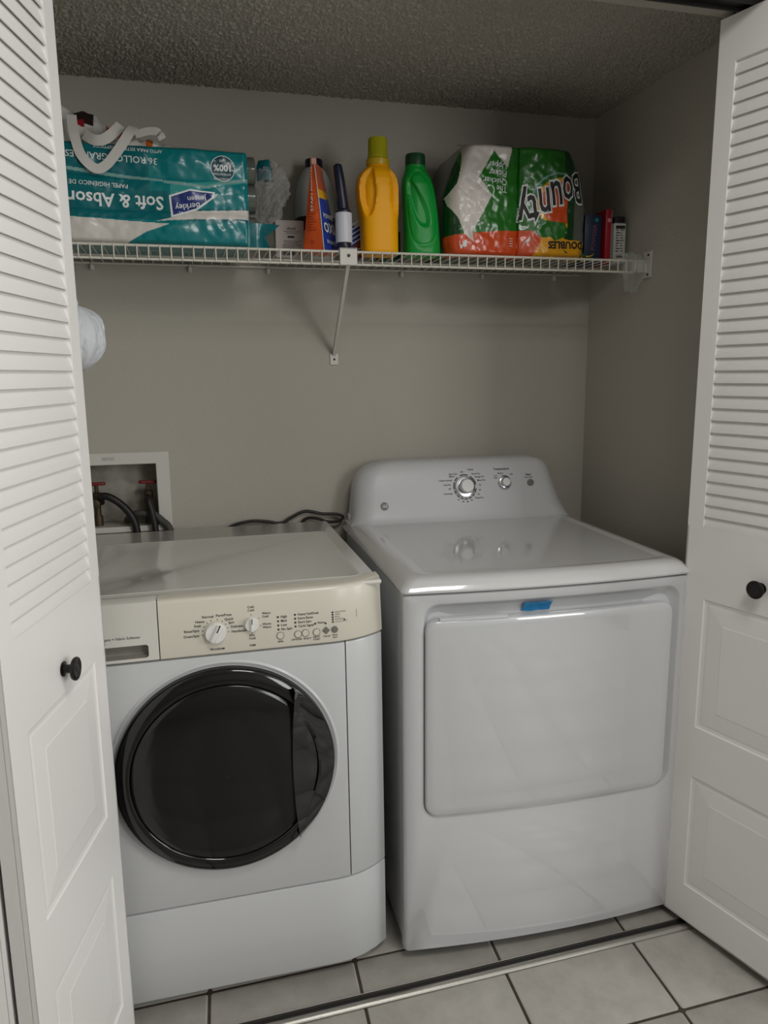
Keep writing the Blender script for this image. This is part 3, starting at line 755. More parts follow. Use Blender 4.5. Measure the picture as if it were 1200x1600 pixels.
    def knob(name, c, R0, R1, h):
        o = Vector((c[0], cy(*c), c[1])); ax = Vector((0, -1, 0.28)).normalized()
        q = ax.to_track_quat('Z', 'Y')
        def ring(prof, nm, m, par):
            mb = MB(); mb.lathe(prof, 'z', (0, 0, 0), 40, False, True)
            mb.v = [o+q @ p_ for p_ in mb.v]; return mb.build(nm, m, par, True, 40)
        base = lab(ring([(R0, -0.004), (R0, 0.003), (R0*0.93, 0.006), (R1*1.05, 0.007)], name, M['chrome'], t), 'knob with a chrome skirt')
        ring([(R1*1.08, 0.005), (R1*1.1, h*0.55), (R1*1.02, h*0.9), (R1*0.96, h)], 'chrome_band', M['chrome'], base)
        ring([(R1*0.96, h*0.9), (R1*0.95, h*1.02), (R1*0.86, h*1.10), (0.0005, h*1.12)], 'knob_cap', M['knob_white'], base)
    knob('cycle_knob', k1, 0.0320, 0.0205, 0.026)
    knob('temperature_knob', k2, 0.0190, 0.0130, 0.018)
    o = Vector((k3[0], cy(*k3), k3[1]))
    lab(MB().lathe([(0.0110, 0.002), (0.0110, -0.002), (0.0095, -0.0032), (0.0004, -0.0034)], 'y', o, 28, False, True).build('start_button', mat('start_button_grey', S(122, 120, 116), 0.4), t), 'round grey start button')
    e = (0.103, 0.963)
    p = Print(pr).disc(e[0], e[1], 0.0115, 32, 0.0095)
    for k in range(12):
        a = 2*PI*k/12; p.arc(e[0], e[1], 0.0095, 0.0108, a, a+0.25, 2)
    p.disc(e[0], e[1], 0.0088, 28)
    lab(p.build('emblem_disc', M['ink_grey'], t), 'round grey emblem')
    p = Print(lambda x, z: pr(x, z)-Vector((0, 0.0007, 0)))
    p.text('GE', e[0], e[1], 0.0125, 0.01, shear=0.25)
    p.build('emblem_letters', M['white_print'], t)
dryer()

# ------------------------------------------------------------------ wire shelf and its hardware
ZS, YF = 1.6465, 0.549
def shelf():
    t = thing('wire_shelf', 'white coated wire shelf across the closet above the machines', 'shelf', (0, 0, 0))
    xa, xb = XL+0.004, 0.788
    for nm, y, z, r in (('front_rod', YF, ZS-0.002, 0.0030), ('lip_rod', YF, ZS-0.0325, 0.0030), ('middle_rod', 0.70, ZS-0.004, 0.0028), ('back_rod', 0.845, ZS-0.004, 0.0028)):
        MB().tube([(xa, y, z), (xb, y, z)], r, 10).build(nm, M['wire'], t)
    proto = None; x = xa+0.006; r = 0.0016
    while x < xb:
        if proto is None:
            path = [(0, 0.849, ZS+0.0004), (0, 0.70, ZS+0.0004), (0, YF+0.004, ZS+0.0006), (0, YF-0.0022, ZS-0.0004), (0, YF-0.0038, ZS-0.004), (0, YF-0.0038, ZS-0.034)]
            o = proto = MB().tube(path, r, 6).build('wire', M['wire'], t)
        else:
            o = proto.copy(); C.objects.link(o)
        o.location = (x, 0, 0); x += 0.02585
shelf()
def brace():
    t = thing('shelf_brace', 'white diagonal shelf brace with a square front plate under the shelf middle', 'brace', (-0.016, 0.849, 1.40))
    lx = -0.016; P = lambda x, y, z: (x-lx, y-0.849, z-1.40)
    mb = MB()
    a, c = Vector(P(-0.0045, 0.853, 1.400)), Vector(P(-0.020, 0.551, 1.622))
    d = (c-a); n = Vector((0, -d.z, d.y)).normalized()*0.0065
    w = Vector((0.0042, 0, 0))
    v = [a-w-n, a+w-n, a+w+n, a-w+n, c-w-n, c+w-n, c+w+n, c-w+n]
    mb.add(v, [[0, 1, 2, 3][::-1], [4, 5, 6, 7], [0, 1, 5, 4], [1, 2, 6, 5], [2, 3, 7, 6], [3, 0, 4, 7]])
    mb.build('diagonal_strut', M['bracket'], t, False)
    p0 = P(-0.0435, YF-0.0095, 1.6115); p1 = P(0.001, YF-0.0065, 1.653)
    MB().box(p0[0], p1[0], p0[1], p1[1], p0[2], p1[2], 0.0012, 1).build('front_plate', M['bracket'], t, False)
    MB().box(p0[0], p1[0], p0[1], p1[1]+0.022, p1[2]-0.003, p1[2], 0.0008, 1).build('front_hook', M['bracket'], t, False)
    MB().lathe([(0.0042, p0[1]-0.0002), (0.0042, p0[1]-0.0012), (0.0005, p0[1]-0.0014)], 'y', ((p0[0]+p1[0])/2, 0, (p0[2]+p1[2])/2+0.002), 16, False, True).build('screw', M['screw'], t)
    q = P(0, 0.852, 0)
    MB().box(-0.0125+0.012, 0.0125+0.012, q[1]-0.003, q[1]+0.002, -0.030, 0.002, 0.0012, 1).build('wall_foot', M['bracket'], t, False)
    MB().lathe([(0.0036, q[1]-0.003), (0.0034, q[1]-0.0042), (0.0005, q[1]-0.0045)], 'y', (0.012, 0, -0.014), 14, False, True).build('screw', M['screw'], t)
brace()
def end_bracket():
    t = thing('shelf_end_bracket', 'white shelf end bracket screwed to the right wall', 'bracket', (XR, 0.545, 1.635))
    MB().box(-0.004, 0.0, -0.026, 0.012, -0.036, 0.034, 0.001, 1).build('wall_plate', M['bracket'], t, False)
    MB().box(-0.042, -0.003, -0.004, 0.010, -0.020, 0.012, 0.002, 1).build('cradle_arm', M['bracket'], t, False)
    MB().box(-0.044, -0.003, -0.008, -0.004, -0.022, 0.002, 0.001, 1).build('cradle_lip', M['bracket'], t, False)
    for z in (0.024, -0.028): MB().lathe([(0.0036, -0.004), (0.003, -0.0056), (0.0004, -0.006)], 'x', (0, -0.012, z), 12, False, True).build('screw', M['screw'], t)
end_bracket()
for i, (x, lb_) in enumerate(((-0.660, 'below the left end of the teal paper pack'), (-0.405, 'below the right half of the teal paper pack'), (-0.190, 'left of the shelf brace'), (0.205, 'below the green bottle'), (0.46, 'below the middle of the paper towels'), (0.70, 'below the dark boxes'))):
    if i == 0:
        clip0 = t = thing('wall_clip', '', 'clip', (x, YB, ZS), 0)
        MB().box(-0.005, 0.005, -0.014, 0.0, -0.022, -0.0075, 0.002, 1).build('clip_body', M['bracket'], t, False)
        MB().tube([(0, -0.010, -0.0075), (0, -0.015, -0.004), (0, -0.013, 0.001), (0, -0.004, 0.002)], 0.002, 6).build('clip_hook', M['bracket'], t)
    else:
        t = clip0.copy(); C.objects.link(t); t.location = (x, YB, ZS)
        for ch in list(clip0.children):
            q = ch.copy(); C.objects.link(q); q.parent = t
    tag(t, 'small white shelf wall clip '+lb_, 'clip', 'wall clips along the back of the shelf')

# ------------------------------------------------------------------ soft packs: a crinkled front sheet with depth behind it
def pack_front(xc, hw, z0, z1, y0, taper, edge, bulge, seed, crinkle):
    def X(u, v): return xc+u*hw(v)
    def Zf(u, v): return z0+(z1-z0)*v
    def Y(u, v):
        e = max(0.0, abs(u)-(1-edge[0]))/edge[0]; ev = max(0.0, abs(2*v-1)-(1-edge[1]))/edge[1]
        q = 1-math.sqrt(max(0, 1-min(1, e)**2))+1-math.sqrt(max(0, 1-min(1, ev)**2))
        x, z = X(u, v), Zf(u, v)
        cr = crinkle*(ns(x*26+seed, z*26, seed)+0.6*ns(x*60, z*55+seed, 2*seed)) + crinkle*0.7*(1-abs(ns(x*14+z*9, z*16, seed+5))*2)
        return y0+edge[2]*min(1.2, q)-bulge(u, v)+cr
    def surf(x, z, off=0.0009):
        v = (z-z0)/(z1-z0); u = (x-xc)/hw(v)
        return Vector((x, Y(max(-1, min(1, u)), max(0, min(1, v)))-off, z))
    return X, Zf, Y, surf
def soft_pack(name, t, F, nx, nz, y1, mats, design, side_mat):
    X, Zf, Y, surf = F
    v = []; f = []; mi = []
    for j in range(nz+1):
        for i in range(nx+1):
            u = -1+2*i/nx; w = j/nz; v.append((X(u, w), Y(u, w), Zf(u, w)))
    for j in range(nz):
        for i in range(nx):
            a = j*(nx+1)+i; f.append((a, a+1, a+nx+2, a+nx+1))
            p = [v[k] for k in f[-1]]
            mi.append(design(sum(q[0] for q in p)/4, sum(q[2] for q in p)/4))
    loop = [i for i in range(nx+1)]+[j*(nx+1)+nx for j in range(1, nz+1)]+[nz*(nx+1)+i for i in range(nx-1, -1, -1)]+[j*(nx+1) for j in range(nz-1, 0, -1)]
    prev = loop; n = len(loop)
    for yy, sc in ((0.34, 1.0), (0.7, 1.0), (0.94, 0.99), (1.0, 0.96)):
        m = len(v); cxm = sum(v[k][0] for k in loop)/n; czm = sum(v[k][2] for k in loop)/n
        for k in loop:
            x, y, z = v[k]
            w = 0.004*ns(x*20, yy*4, z*20)
            v.append((cxm+(x-cxm)*sc+w*0, y+(y1-y)*yy, czm+(z-czm)*sc+w*(1 if z > czm else 0)))
        cur = list(range(m, m+n))
        for k in range(n):
            f.append((prev[k], prev[(k+1) % n], cur[(k+1) % n], cur[k])); 
            x, y, z = v[loop[k]]; mi.append(side_mat(x, z, yy))
        prev = cur
    f.append(tuple(prev)); mi.append(side_mat(*[0, 0, 1]))
    return mesh(name, v, f, mats, t, True, mi, 60)
def ribbon(path, widths, wdir, name, m, parent, n=8, thick=0.0012):
    """flat strap with thickness"""
    pts = curve_pts(path, n); k = len(pts); rings = []
    wd = curve_pts(wdir, n)
    for i, p in enumerate(pts):
        t_ = (pts[min(i+1, k-1)]-pts[max(i-1, 0)]).normalized()
        w = wd[min(i, len(wd)-1)]; w = (w-t_*w.dot(t_)).normalized(); nn = t_.cross(w)
        h = widths/2
        rings.append([p-w*h-nn*thick/2, p+w*h-nn*thick/2, p+w*h+nn*thick/2, p-w*h+nn*thick/2])
    return MB().loft(rings, True, True).build(name, m, parent, True, 40)

# toilet paper pack lying upside down at the left end of the shelf
def paper_pack():
    t = thing('toilet_paper_pack', 'big teal pack of toilet paper rolls, upside down, with white carry handles', 'toilet paper', (-0.47, 0.68, ZS+0.002))
    O = Vector((-0.47, 0.68, ZS+0.002))
    zb, zt = 0.0, 0.222
    # photo print coordinates -> local x, z
    def px(a, b): return (-0.7977+0.001452*a-9.01e-5*b-O.x, 2.1782+6.79e-5*a-0.001429*b-O.z)
    def bulge(u, v): return 0.006*(abs(math.sin(3.0*PI*v))**0.6)+0.003*math.sin(5*u)
    F = pack_front(0.0, lambda v: 0.2095+0.0*v, zb, zt, -0.122, 0, (0.06, 0.10, 0.022), bulge, 1.3, 0.0022)
    surf = F[3]
    pol = lambda L: [px(*p) for p in L]
    white1 = pol([(60, 334), (150, 340), (262, 350), (225, 362), (196, 378), (190, 400), (60, 400)])
    white2 = pol([(268, 339), (300, 330), (390, 329), (402, 329), (402, 344), (300, 343), (240, 345)])
    light = pol([(262, 288), (395, 278), (395, 284), (330, 292), (300, 300), (262, 306)])
    seam1 = pol([(60, 255), (110, 262), (180, 272), (250, 280), (252, 284), (180, 277), (110, 267), (60, 260)])
    seam2 = pol([(252, 281), (320, 290), (345, 283), (402, 276), (402, 281), (346, 288), (322, 295), (252, 286)])
    sweep = pol([(300, 326), (330, 302), (360, 293), (402, 288), (402, 326), (330, 327)])
    edge = pol([(389, 230), (410, 230), (410, 400), (389, 400)])
    def design(x, z):
        if inside(x, z, edge): return 2
        if inside(x, z, white1) or inside(x, z, white2): return 1
        if inside(x, z, seam1) or inside(x, z, seam2): return 2
        if inside(x, z, light): return 4
        if inside(x, z, sweep): return 0
        return 0 if z < 0.055 or x > -0.02 and z > 0.12 else 3
    ob = soft_pack('wrapped_rolls', t, F, 320, 180, 0.14, [M['teal'], M['paper'], M['seam'], M['teal_d'], M['teal_l']], design, lambda x, z, y: 0)
    def T(body, a, b, size, bold=0.02, al='CENTER', rot=0.0, sx=1.0):
        p = Print(surf, 0.007); u, v = px(a, b); p.text(body, u, v, size, bold, al, True, 1.0, rot, sx)
        return p.build('printed_line', M['white_print'], t)
    lab(T('Soft & Absorbent', 252, 317, 0.0405, 0.018, 'LEFT', -0.02, 0.98), 'large white upside down words')
    T('PAPEL HIGIENICO DE 2 CAPAS', 197, 291, 0.0135, 0.008, 'LEFT', -0.035)
    T('36 ROLLOS GRANDES', 242, 253, 0.0205, 0.006, 'LEFT', -0.035)
    T('APTO PARA SISTEMAS SEPTICOS', 249, 238, 0.0105, 0.006, 'LEFT', -0.03)
    T('100%', 345, 262, 0.020, 0.03); T('SAFE', 344, 251, 0.007, 0.01); T('SATISFACTION', 344, 272, 0.0062, 0.008); T('GUARANTEED', 343, 279, 0.0055, 0.008)
    p = Print(surf); u, v = px(345, 263); p.disc(u, v, 0.0285, 40, 0.0268)
    p.build('seal_ring', M['white_print'], t)
    S2 = lambda x, z: surf(x, z, 0.0006)
    p = Print(S2, 0.007); u, v = px(345, 263); p.disc(u, v, 0.027, 36)
    lab(p.build('round_seal', mat('seal_teal', S(8, 66, 78), 0.3, coat=0.3), t), 'dark round seal')
    p = Print(lambda x, z: surf(x, z, 0.0010), 0.006)
    p.poly([px(*q) for q in ((263, 308), (293, 299), (329, 303), (328, 309), (304, 326), (267, 336))])
    o = Print(lambda x, z: surf(x, z, 0.0007), 0.006); o.poly([px(*q) for q in ((260, 306), (293, 296), (333, 301), (332, 310), (305, 329), (264, 340))]); o.build('logo_border', M['white_print'], t)
    lab(p.build('logo_badge', M['navy'], t), 'dark blue logo badge')
    p = Print(lambda x, z: surf(x, z, 0.0014), 0.006)
    u, v = px(290, 323); p.text('Berkley', u, v, 0.019, 0.005, 'CENTER', True, 1.0, 0.12)
    u, v = px(304, 311); p.text('Jensen', u, v, 0.017, 0.002, 'CENTER', True, 1.0, 0.12)
    p.build('logo_letters', M['white_print'], t)
    # loose clear end of the wrapping, bulging to the right
    v = []; f = []; nu, nv = 40, 28
    for j in range(nv+1):
        b_ = -PI/2+PI*j/nv
        for i in range(nu):
            a = 2*PI*i/nu
            c_, s_ = math.cos(a)*math.cos(b_), math.sin(a)*math.cos(b_)
            x = 0.262+0.058*c_; y = -0.040+0.070*s_; z = 0.146+0.072*math.sin(b_)+0.014*c_
            k = 0.011*ns(x*38, y*38, z*38)-0.014*abs(ns(x*70, y*70, z*70))+0.006*ns(x*150, y*150, z*150); nv3 = Vector((c_, s_, math.sin(b_)))
            v.append(Vector((x, y, z))+nv3*k)
    for j in range(nv):
        for i in range(nu):
            a = j*nu+i; b2 = j*nu+(i+1) % nu; f.append((a, b2, b2+nu)); f.append((a, b2+nu, a+nu))
    lab(mesh('clear_wrap_end', v, f, M['film'], t, False), 'crumpled clear plastic end of the pack')
    # end of the pack seen through it: roll ends and a teal flap
    mb = MB()
    for z in (0.045, 0.120, 0.185):
        mb.lathe([(0.034, 0.205), (0.034, 0.226), (0.030, 0.229), (0.012, 0.229)], 'x', (0, -0.075, z), 24, True, True)
    mb.build('roll_ends', M['clearend'], t)
    v = []; f = []
    fl = [((0.206, -0.108, 0.002), (0.206, -0.112, 0.058)), ((0.222, -0.110, 0.002), (0.222, -0.115, 0.059)), ((0.240, -0.108, 0.002), (0.242, -0.110, 0.060)), ((0.244, -0.100, 0.001), (0.262, -0.098, 0.061)), ((0.262, -0.085, 0.001), (0.286, -0.085, 0.062))]
    for lo, hi in fl:
        for k in range(7):
            q = k/6; a = Vector(lo)*(1-q)+Vector(hi)*q
            if lo[0] > 0.243: a.x -= 0.025*(1-abs(2*q-1))
            a.y += 0.004*ns(a.x*60, a.z*60, 1); v.append(a)
    for j in range(len(fl)-1):
        for k in range(6): a = j*7+k; f.append((a, a+1, a+8, a+7))
    lab(mesh('printed_flap', v, f, [M['teal_d']], t, True), 'folded teal flap of the wrapping')
    v = []; f = []
    for j in range(9):
        for i in range(13):
            a = i/12*PI-0.3; z = 0.168+0.05*j/8
            x = 0.246+0.027*math.cos(a-0.9)*(1-0.3*(j/8)**3); y = -0.05-0.03*math.sin(a)*(1-0.3*(j/8)**3)
            v.append((x+0.004*ns(x*70, z*70, 3), y, z+0.004*ns(x*50, z*50, 8)))
    for j in range(8):
        for i in range(12): a = j*13+i; f.append((a, a+1, a+14, a+13))
    lab(mesh('dark_film_corner', v, f, M['teal_d'], t, True), 'dark teal gathered corner of the wrapping')
    # printed white film bunched on top
    v = []; f = []; nx, ny = 70, 24
    for j in range(ny+1):
        for i in range(nx+1):
            a = i/nx; b_ = j/ny; x = -0.212+0.275*a
            top = 0.098*(1-a)**0.6*(1-0.25*sm(0.25, 0.45, a))+0.010*ns(a*14, 2.0, 3.3)
            if b_ < 0.6: q = b_/0.6; y = -0.108+0.045*q*q; z = top*q
            else: q = (b_-0.6)/0.4; y = -0.063+0.12*q; z = top*(1-q*q)
            k = ns(x*34, b_*5, 3.3); y += 0.014*k*min(1, b_*4); z += 0.006*ns(x*60, b_*9, 1)*min(1, b_*4)
            v.append((x, y, zt-0.010+max(0, z)))
    mi = []
    for j in range(ny):
        for i in range(nx):
            a = j*(nx+1)+i; f.append((a, a+1, a+nx+2, a+nx+1))
            A, B = i/nx, j/ny; m_ = 0
            if 0.10 < A < 0.27 and 0.34 < B < 0.56: m_ = 2
            if 0.10 < A < 0.14 and 0.14 < B < 0.5: m_ = 2
            if 0.14 < A < 0.19 and 0.30 < B < 0.40: m_ = 3
            if 0.36 < A < 0.50 and 0.26 < B < 0.46: m_ = 1
            if 0.68 < A < 0.73 and 0.06 < B < 0.42: m_ = 1
            if 0.93 < A < 0.98 and 0.1 < B < 0.6: m_ = 2
            mi.append(m_)
    lab(mesh('bunched_film', v, f, [M['ribbon'], M['orange_print'], M['dark_print'], M['red']], t, True, mi), 'white film with orange and dark prints bunched on top')
    # carry handles
    q = lambda a, b, y: Vector((*[px(a, b)[0]], y, px(a, b)[1]))
    ribbon([q(113, 184, -0.118), q(118, 215, -0.130), q(128, 246, -0.136), q(148, 266, -0.138), q(164, 262, -0.138), q(182, 240, -0.137), q(198, 214, -0.132), q(205, 200, -0.120)], 0.0215,
           [(1, 0.05, 0), (1, 0, 0.1), (0.9, 0, 0.3), (0.25, 0.1, 1), (-0.5, 0.1, 0.9), (-0.9, 0, 0.35), (-1, 0, 0.3), (-1, 0.1, 0)], 'carry_handle', M['ribbon'], t)
    ribbon([q(131, 212, -0.118), q(146, 222, -0.128), q(160, 222, -0.130), (q(174, 212, -0.126)), q(186, 196, -0.112)], 0.023, [(0.3, 0, 1), (0.1, 0, 1), (-0.2, 0, 1), (-0.5, 0, 0.9), (-0.6, 0.2, 0.8)], 'carry_handle', M['ribbon'], t)
    ribbon([q(208, 212, -0.120), q(228, 207, -0.124), q(243, 209, -0.128), q(250, 219, -0.126)], 0.017, [(0.2, 0.1, 1), (0.1, 0, 1), (-0.6, 0, 0.9), (-1, 0, 0.3)], 'carry_handle', M['ribbon'], t)
paper_pack()

# paper towel pack, upside down
def towel_pack():
    O = Vector((0.452, 0.69, ZS+0.002))
    t = thing('paper_towel_pack', 'green and white pack of paper towels with an orange band, upside down', 'paper towels', O)
    def px(a, b): return (0.0018459*a+5.18e-5*b-1.0551-O.x, 7.58e-5*a-0.0016053*b+2.2346-O.z)
    z1 = 0.286
    def hw(v): return 0.206-0.055*max(0, v-0.55)**1.5/0.3-0.012*max(0, 0.12-v)/0.12
    def bulge(u, v):
        s_ = abs(math.cos((u*0.95+0.02)*PI*1.0))
        return (0.020*math.sqrt(max(0, 1-((u+0.50)/0.47)**2)) if u < -0.03 else 0.026*math.sqrt(max(0, 1-((u-0.44)/0.52)**2)))*(1-0.3*max(0, 2*v-1)**3)
    F = pack_front(0.010, hw, 0.0, z1, -0.098, 0, (0.16, 0.10, 0.035), bulge, 4.1, 0.0030)
    surf = F[3]
    pol = lambda L: [px(*p) for p in L]
    white = pol([(735, 205), (806, 205), (792, 262), (771, 236), (747, 276), (766, 305), (736, 362), (738, 378), (724, 364), (716, 340), (705, 320), (702, 305), (716, 285), (722, 262), (727, 240)])
    band = pol([(640, 372), (700, 366), (740, 363), (790, 360), (828, 361), (842, 372), (838, 384), (824, 410), (640, 410)])
    yel = pol([(842, 372), (836, 386), (820, 410), (925, 410), (925, 380), (880, 376), (868, 366), (858, 372)])
    arc_o = lambda x, z: 0
    cx_, cz_ = px(873, 318)
    stub = pol([(836, 352), (842, 344), (880, 350), (880, 372), (862, 378), (856, 370), (838, 368)])
    def design(x, z):
        if inside(x, z, stub): return 0
        if inside(x, z, white): return 2
        if inside(x, z, band): return 3
        if inside(x, z, yel): return 4
        d = math.hypot((x-cx_)/1.10, z-cz_)
        if x < cx_+0.02:
            if 0.074 < d < 0.0785: return 5
            if 0.064 < d <= 0.074: return 0
            if 0.054 < d <= 0.064: return 4
            if d <= 0.054: return 3
        if x > px(896, 300)[0]: return 6
        if x > px(880, 300)[0]: return 1
        if x < px(722, 240)[0]: return 1
        return 0
    mats = [M['bgreen'], M['bdgreen'], M['bwhite'], M['borange'], M['byellow'], M['seam'], M['clearend']]
    soft_pack('wrapped_towels', t, F, 300, 190, 0.135, mats, design, lambda x, z, y: 6 if x > 0.1 else 1)
    for w_, b_ in (('The', 296), ('Quicker', 285), ('Picker', 272), ('Upper', 260)):
        p = Print(surf, 0.008); u, v = px(790, b_); p.text(w_, u, v, 0.0225, 0.004, 'LEFT', True, 1.0, -0.05, 0.92); p.build('slogan_word', M['white_print'], t)
    p = Print(surf); p.poly([px(*q) for q in ((808, 371), (825, 370), (824, 377), (820, 381), (818, 377), (814, 387), (807, 388))]); p.build('white_patch', M['white_print'], t)
    p = Print(surf); p.poly([px(*q) for q in ((716, 376), (727, 374), (727, 384), (718, 388))]); p.build('white_patch', M['white_print'], t)
    p = Print(surf)
    for k in range(4):
        u, v = px(799, 373+k*4); p.quad(u-0.011, u, v-0.0008, v+0.0008)
    p.build('fine_print', M['white_print'], t)['kind'] = 'stuff'
    # brand word, upside down so it reads from the right: white outline under black letters
    for bold, off, nm, mk in ((0.052, 0.0012, 'brand_outline', 'white_print'), (0.012, 0.0019, 'brand_word', 'ink')):
        p = Print(lambda x, z: surf(x, z, off), 0.008)
        for ch, a, b_, s_, w_ in (('y', 816, 331, 0.118, 0.62), ('t', 830.5, 328, 0.120, 0.66), ('n', 847, 319, 0.128, 0.58), ('u', 866, 308, 0.128, 0.58), ('o', 884, 299, 0.122, 0.52), ('B', 900, 291, 0.110, 0.44)):
            us, vs = px(a, b_); p.text(ch, us, vs, s_, bold, 'CENTER', True, 1.0, 0.16, w_)
        p.build(nm, M[mk], t)['kind'] = 'stuff'
    p = Print(surf, 0.008); u, v = px(872, 385); p.text('DOUBLES', u-0.038, v, 0.026, 0.04, 'RIGHT', True, 1.0, 0.03, 1.0)
    p.build('size_word', M['ink'], t)
    # top seam of the wrapping
    v = []; f = []
    for i in range(31):
        x = -0.155+0.29*i/30; y = -0.060+0.006*ns(x*20, 0, 3)
        v += [(x, y-0.012, z1+0.0005+0.002*ns(x*40, 0, 1)), (x, y+0.02, z1+0.005+0.002*ns(x*40, 4, 1))]
    f = [(2*i, 2*i+1, 2*i+3, 2*i+2) for i in range(30)]
    lab(mesh('film_seam', v, f, M['film'], t, True), 'clear seam along the top of the wrapping')
    # loose gathered film with green and yellow print at the lower right
    v = []; f = []; mi = []
    for j in range(11):
        for i in range(25):
            a = i/24; b_ = j/10
            x = 0.095+0.15*a; y = -0.118+0.05*a+0.012*math.sin(a*17)*b_; z = 0.001+(0.030+0.016*math.sin(a*11+1))*b_
            v.append((x, y+0.006*ns(x*50, z*50, 2)-0.01*b_, z))
    for j in range(10):
        for i in range(24):
            a = j*25+i; f.append((a, a+1, a+26, a+25)); mi.append(1 if (i//3+j//4) % 3 == 0 else (2 if (i//4+j//3) % 2 else 0))
    lab(mesh('gathered_film', v, f, [M['bgreen'], M['byellow'], M['bdgreen']], t, True, mi), 'gathered printed film at the lower right')
towel_pack()

# ------------------------------------------------------------------ bottles and small goods on the shelf
ZB = ZS+0.0022
def body(sections, n=56, dent=None):
    """sections: z, half width, half depth, x shift, squareness; dent(theta, z) -> inward fraction"""
    rings = []
    for z, a, b_, dx, q in sections:
        ring = []
        for k in range(n):
            th = 2*PI*k/n; c_, s_ = math.cos(th), math.sin(th)
            e = 2.0/q; x = a*math.copysign(abs(c_)**e, c_); y = b_*math.copysign(abs(s_)**e, s_)
            d = 1-(dent(th, z) if dent else 0)
            ring.append(Vector((dx+x*d, y*d, z)))
        rings.append(ring)
    return rings
def interp(keys, m):
    """smooth resampling of section keys to m rings"""
    out = []
    for i in range(m+1):
        z = keys[0][0]+(keys[-1][0]-keys[0][0])*i/m
        for a, b_ in zip(keys, keys[1:]):
            if a[0] <= z <= b_[0]+1e-9:
                k = (z-a[0])/max(1e-9, b_[0]-a[0]); out.append([z]+[a[j]+(b_[j]-a[j])*k for j in range(1, len(a))]); break
    return out
def oval(th, z, t0, z0, rt, rz, depth, tilt=0.0):
    d = math.atan2(math.sin(th-t0-tilt*(z-z0)), math.cos(th-t0-tilt*(z-z0)))
    r = math.hypot(d/rt, (z-z0)/rz)
    return depth*(1-sm(0.78, 1.02, r))
def yellow_bottle():
    t = thing('detergent_bottle', 'yellow detergent bottle with a yellow-green cap and two grip recesses', 'bottle', (0.079, 0.625, ZB))
    keys = [(0.0, 0.043, 0.036, 0.001, 3.0), (0.003, 0.0465, 0.040, 0.001, 3.0), (0.010, 0.048, 0.042, 0.001, 3.0), (0.085, 0.0485, 0.043, 0, 2.9), (0.105, 0.0515, 0.044, -0.001, 2.8), (0.13, 0.0545, 0.046, -0.003, 2.6), (0.165, 0.0555, 0.047, -0.004, 2.5),
            (0.185, 0.0535, 0.046, -0.004, 2.4), (0.200, 0.047, 0.042, -0.003, 2.2), (0.212, 0.036, 0.034, -0.002, 2.0), (0.2175, 0.029, 0.029, -0.001, 2.0), (0.224, 0.0275, 0.0275, -0.001, 2.0)]
    def dent(th, z):
        return max(oval(th, z, math.radians(232), 0.152, 0.50, 0.062, 0.28), oval(th, z, math.radians(314), 0.152, 0.42, 0.060, 0.24))
    MB().loft(body(interp(keys, 90), 96, dent), True, True).build('bottle_body', M['yellow'], t, True, 60)
    MB().lathe([(0.0295, 0.221), (0.0305, 0.225), (0.0305, 0.236), (0.0275, 0.239)], 'z', (-0.001, 0, 0), 40).build('pour_collar', mat('collar_yellow', S(198, 164, 16), 0.35), t)
    rings = []
    for r, z in ((0.0265, 0.238), (0.0265, 0.246), (0.0250, 0.248), (0.0240, 0.285), (0.0228, 0.2885), (0.0205, 0.289)):
        rings.append([Vector((-0.001+(r+(0.0005*math.cos(36*2*PI*k/144) if 0.247 < z < 0.287 else 0))*math.cos(2*PI*k/144), (r+(0.0005*math.cos(36*2*PI*k/144) if 0.247 < z < 0.287 else 0))*math.sin(2*PI*k/144), z)) for k in range(144)])
    lab(MB().loft(rings, True, True).build('cap', M['lime'], t, True, 40), 'yellow-green ribbed cap')
yellow_bottle()
def green_bottle():
    t = thing('detergent_bottle', 'green detergent bottle with a dark green cap and a loop grip', 'bottle', (0.196, 0.635, ZB))
    keys = [(0.0, 0.043, 0.034, 0.004, 3.0), (0.003, 0.0465, 0.038, 0.004, 3.0), (0.012, 0.048, 0.040, 0.004, 2.9), (0.06, 0.047, 0.040, 0.003, 2.7), (0.11, 0.0455, 0.040, 0.000, 2.5), (0.15, 0.0440, 0.039, -0.004, 2.4),
            (0.180, 0.042, 0.038, -0.008, 2.3), (0.200, 0.038, 0.034, -0.011, 2.1), (0.212, 0.031, 0.030, -0.013, 2.0), (0.222, 0.0275, 0.0275, -0.014, 2.0)]
    def dent(th, z):
        d = oval(th, z, math.radians(247), 0.132, 0.46, 0.062, 0.24, -7.0)
        g = math.hypot(math.atan2(math.sin(th-math.radians(262)), math.cos(th-math.radians(262)))/0.95, (z-0.118)/0.092)
        return max(d, 0.055*math.exp(-((g-1)/0.05)**2))
    MB().loft(body(interp(keys, 90), 96, dent), True, True).build('bottle_body', M['green'], t, True, 60)
    MB().lathe([(0.0268, 0.2215), (0.0268, 0.229)], 'z', (-0.014, 0, 0), 40).build('pour_collar', M['green'], t)
    lab(MB().lathe([(0.0262, 0.2285), (0.0266, 0.236), (0.0262, 0.254), (0.0252, 0.2575), (0.021, 0.2585), (0.0200, 0.2565), (0.0005, 0.2562)], 'z', (-0.014, 0, 0), 48).build('cap', M['dk_green'], t, True, 40), 'dark green cap')
green_bottle()
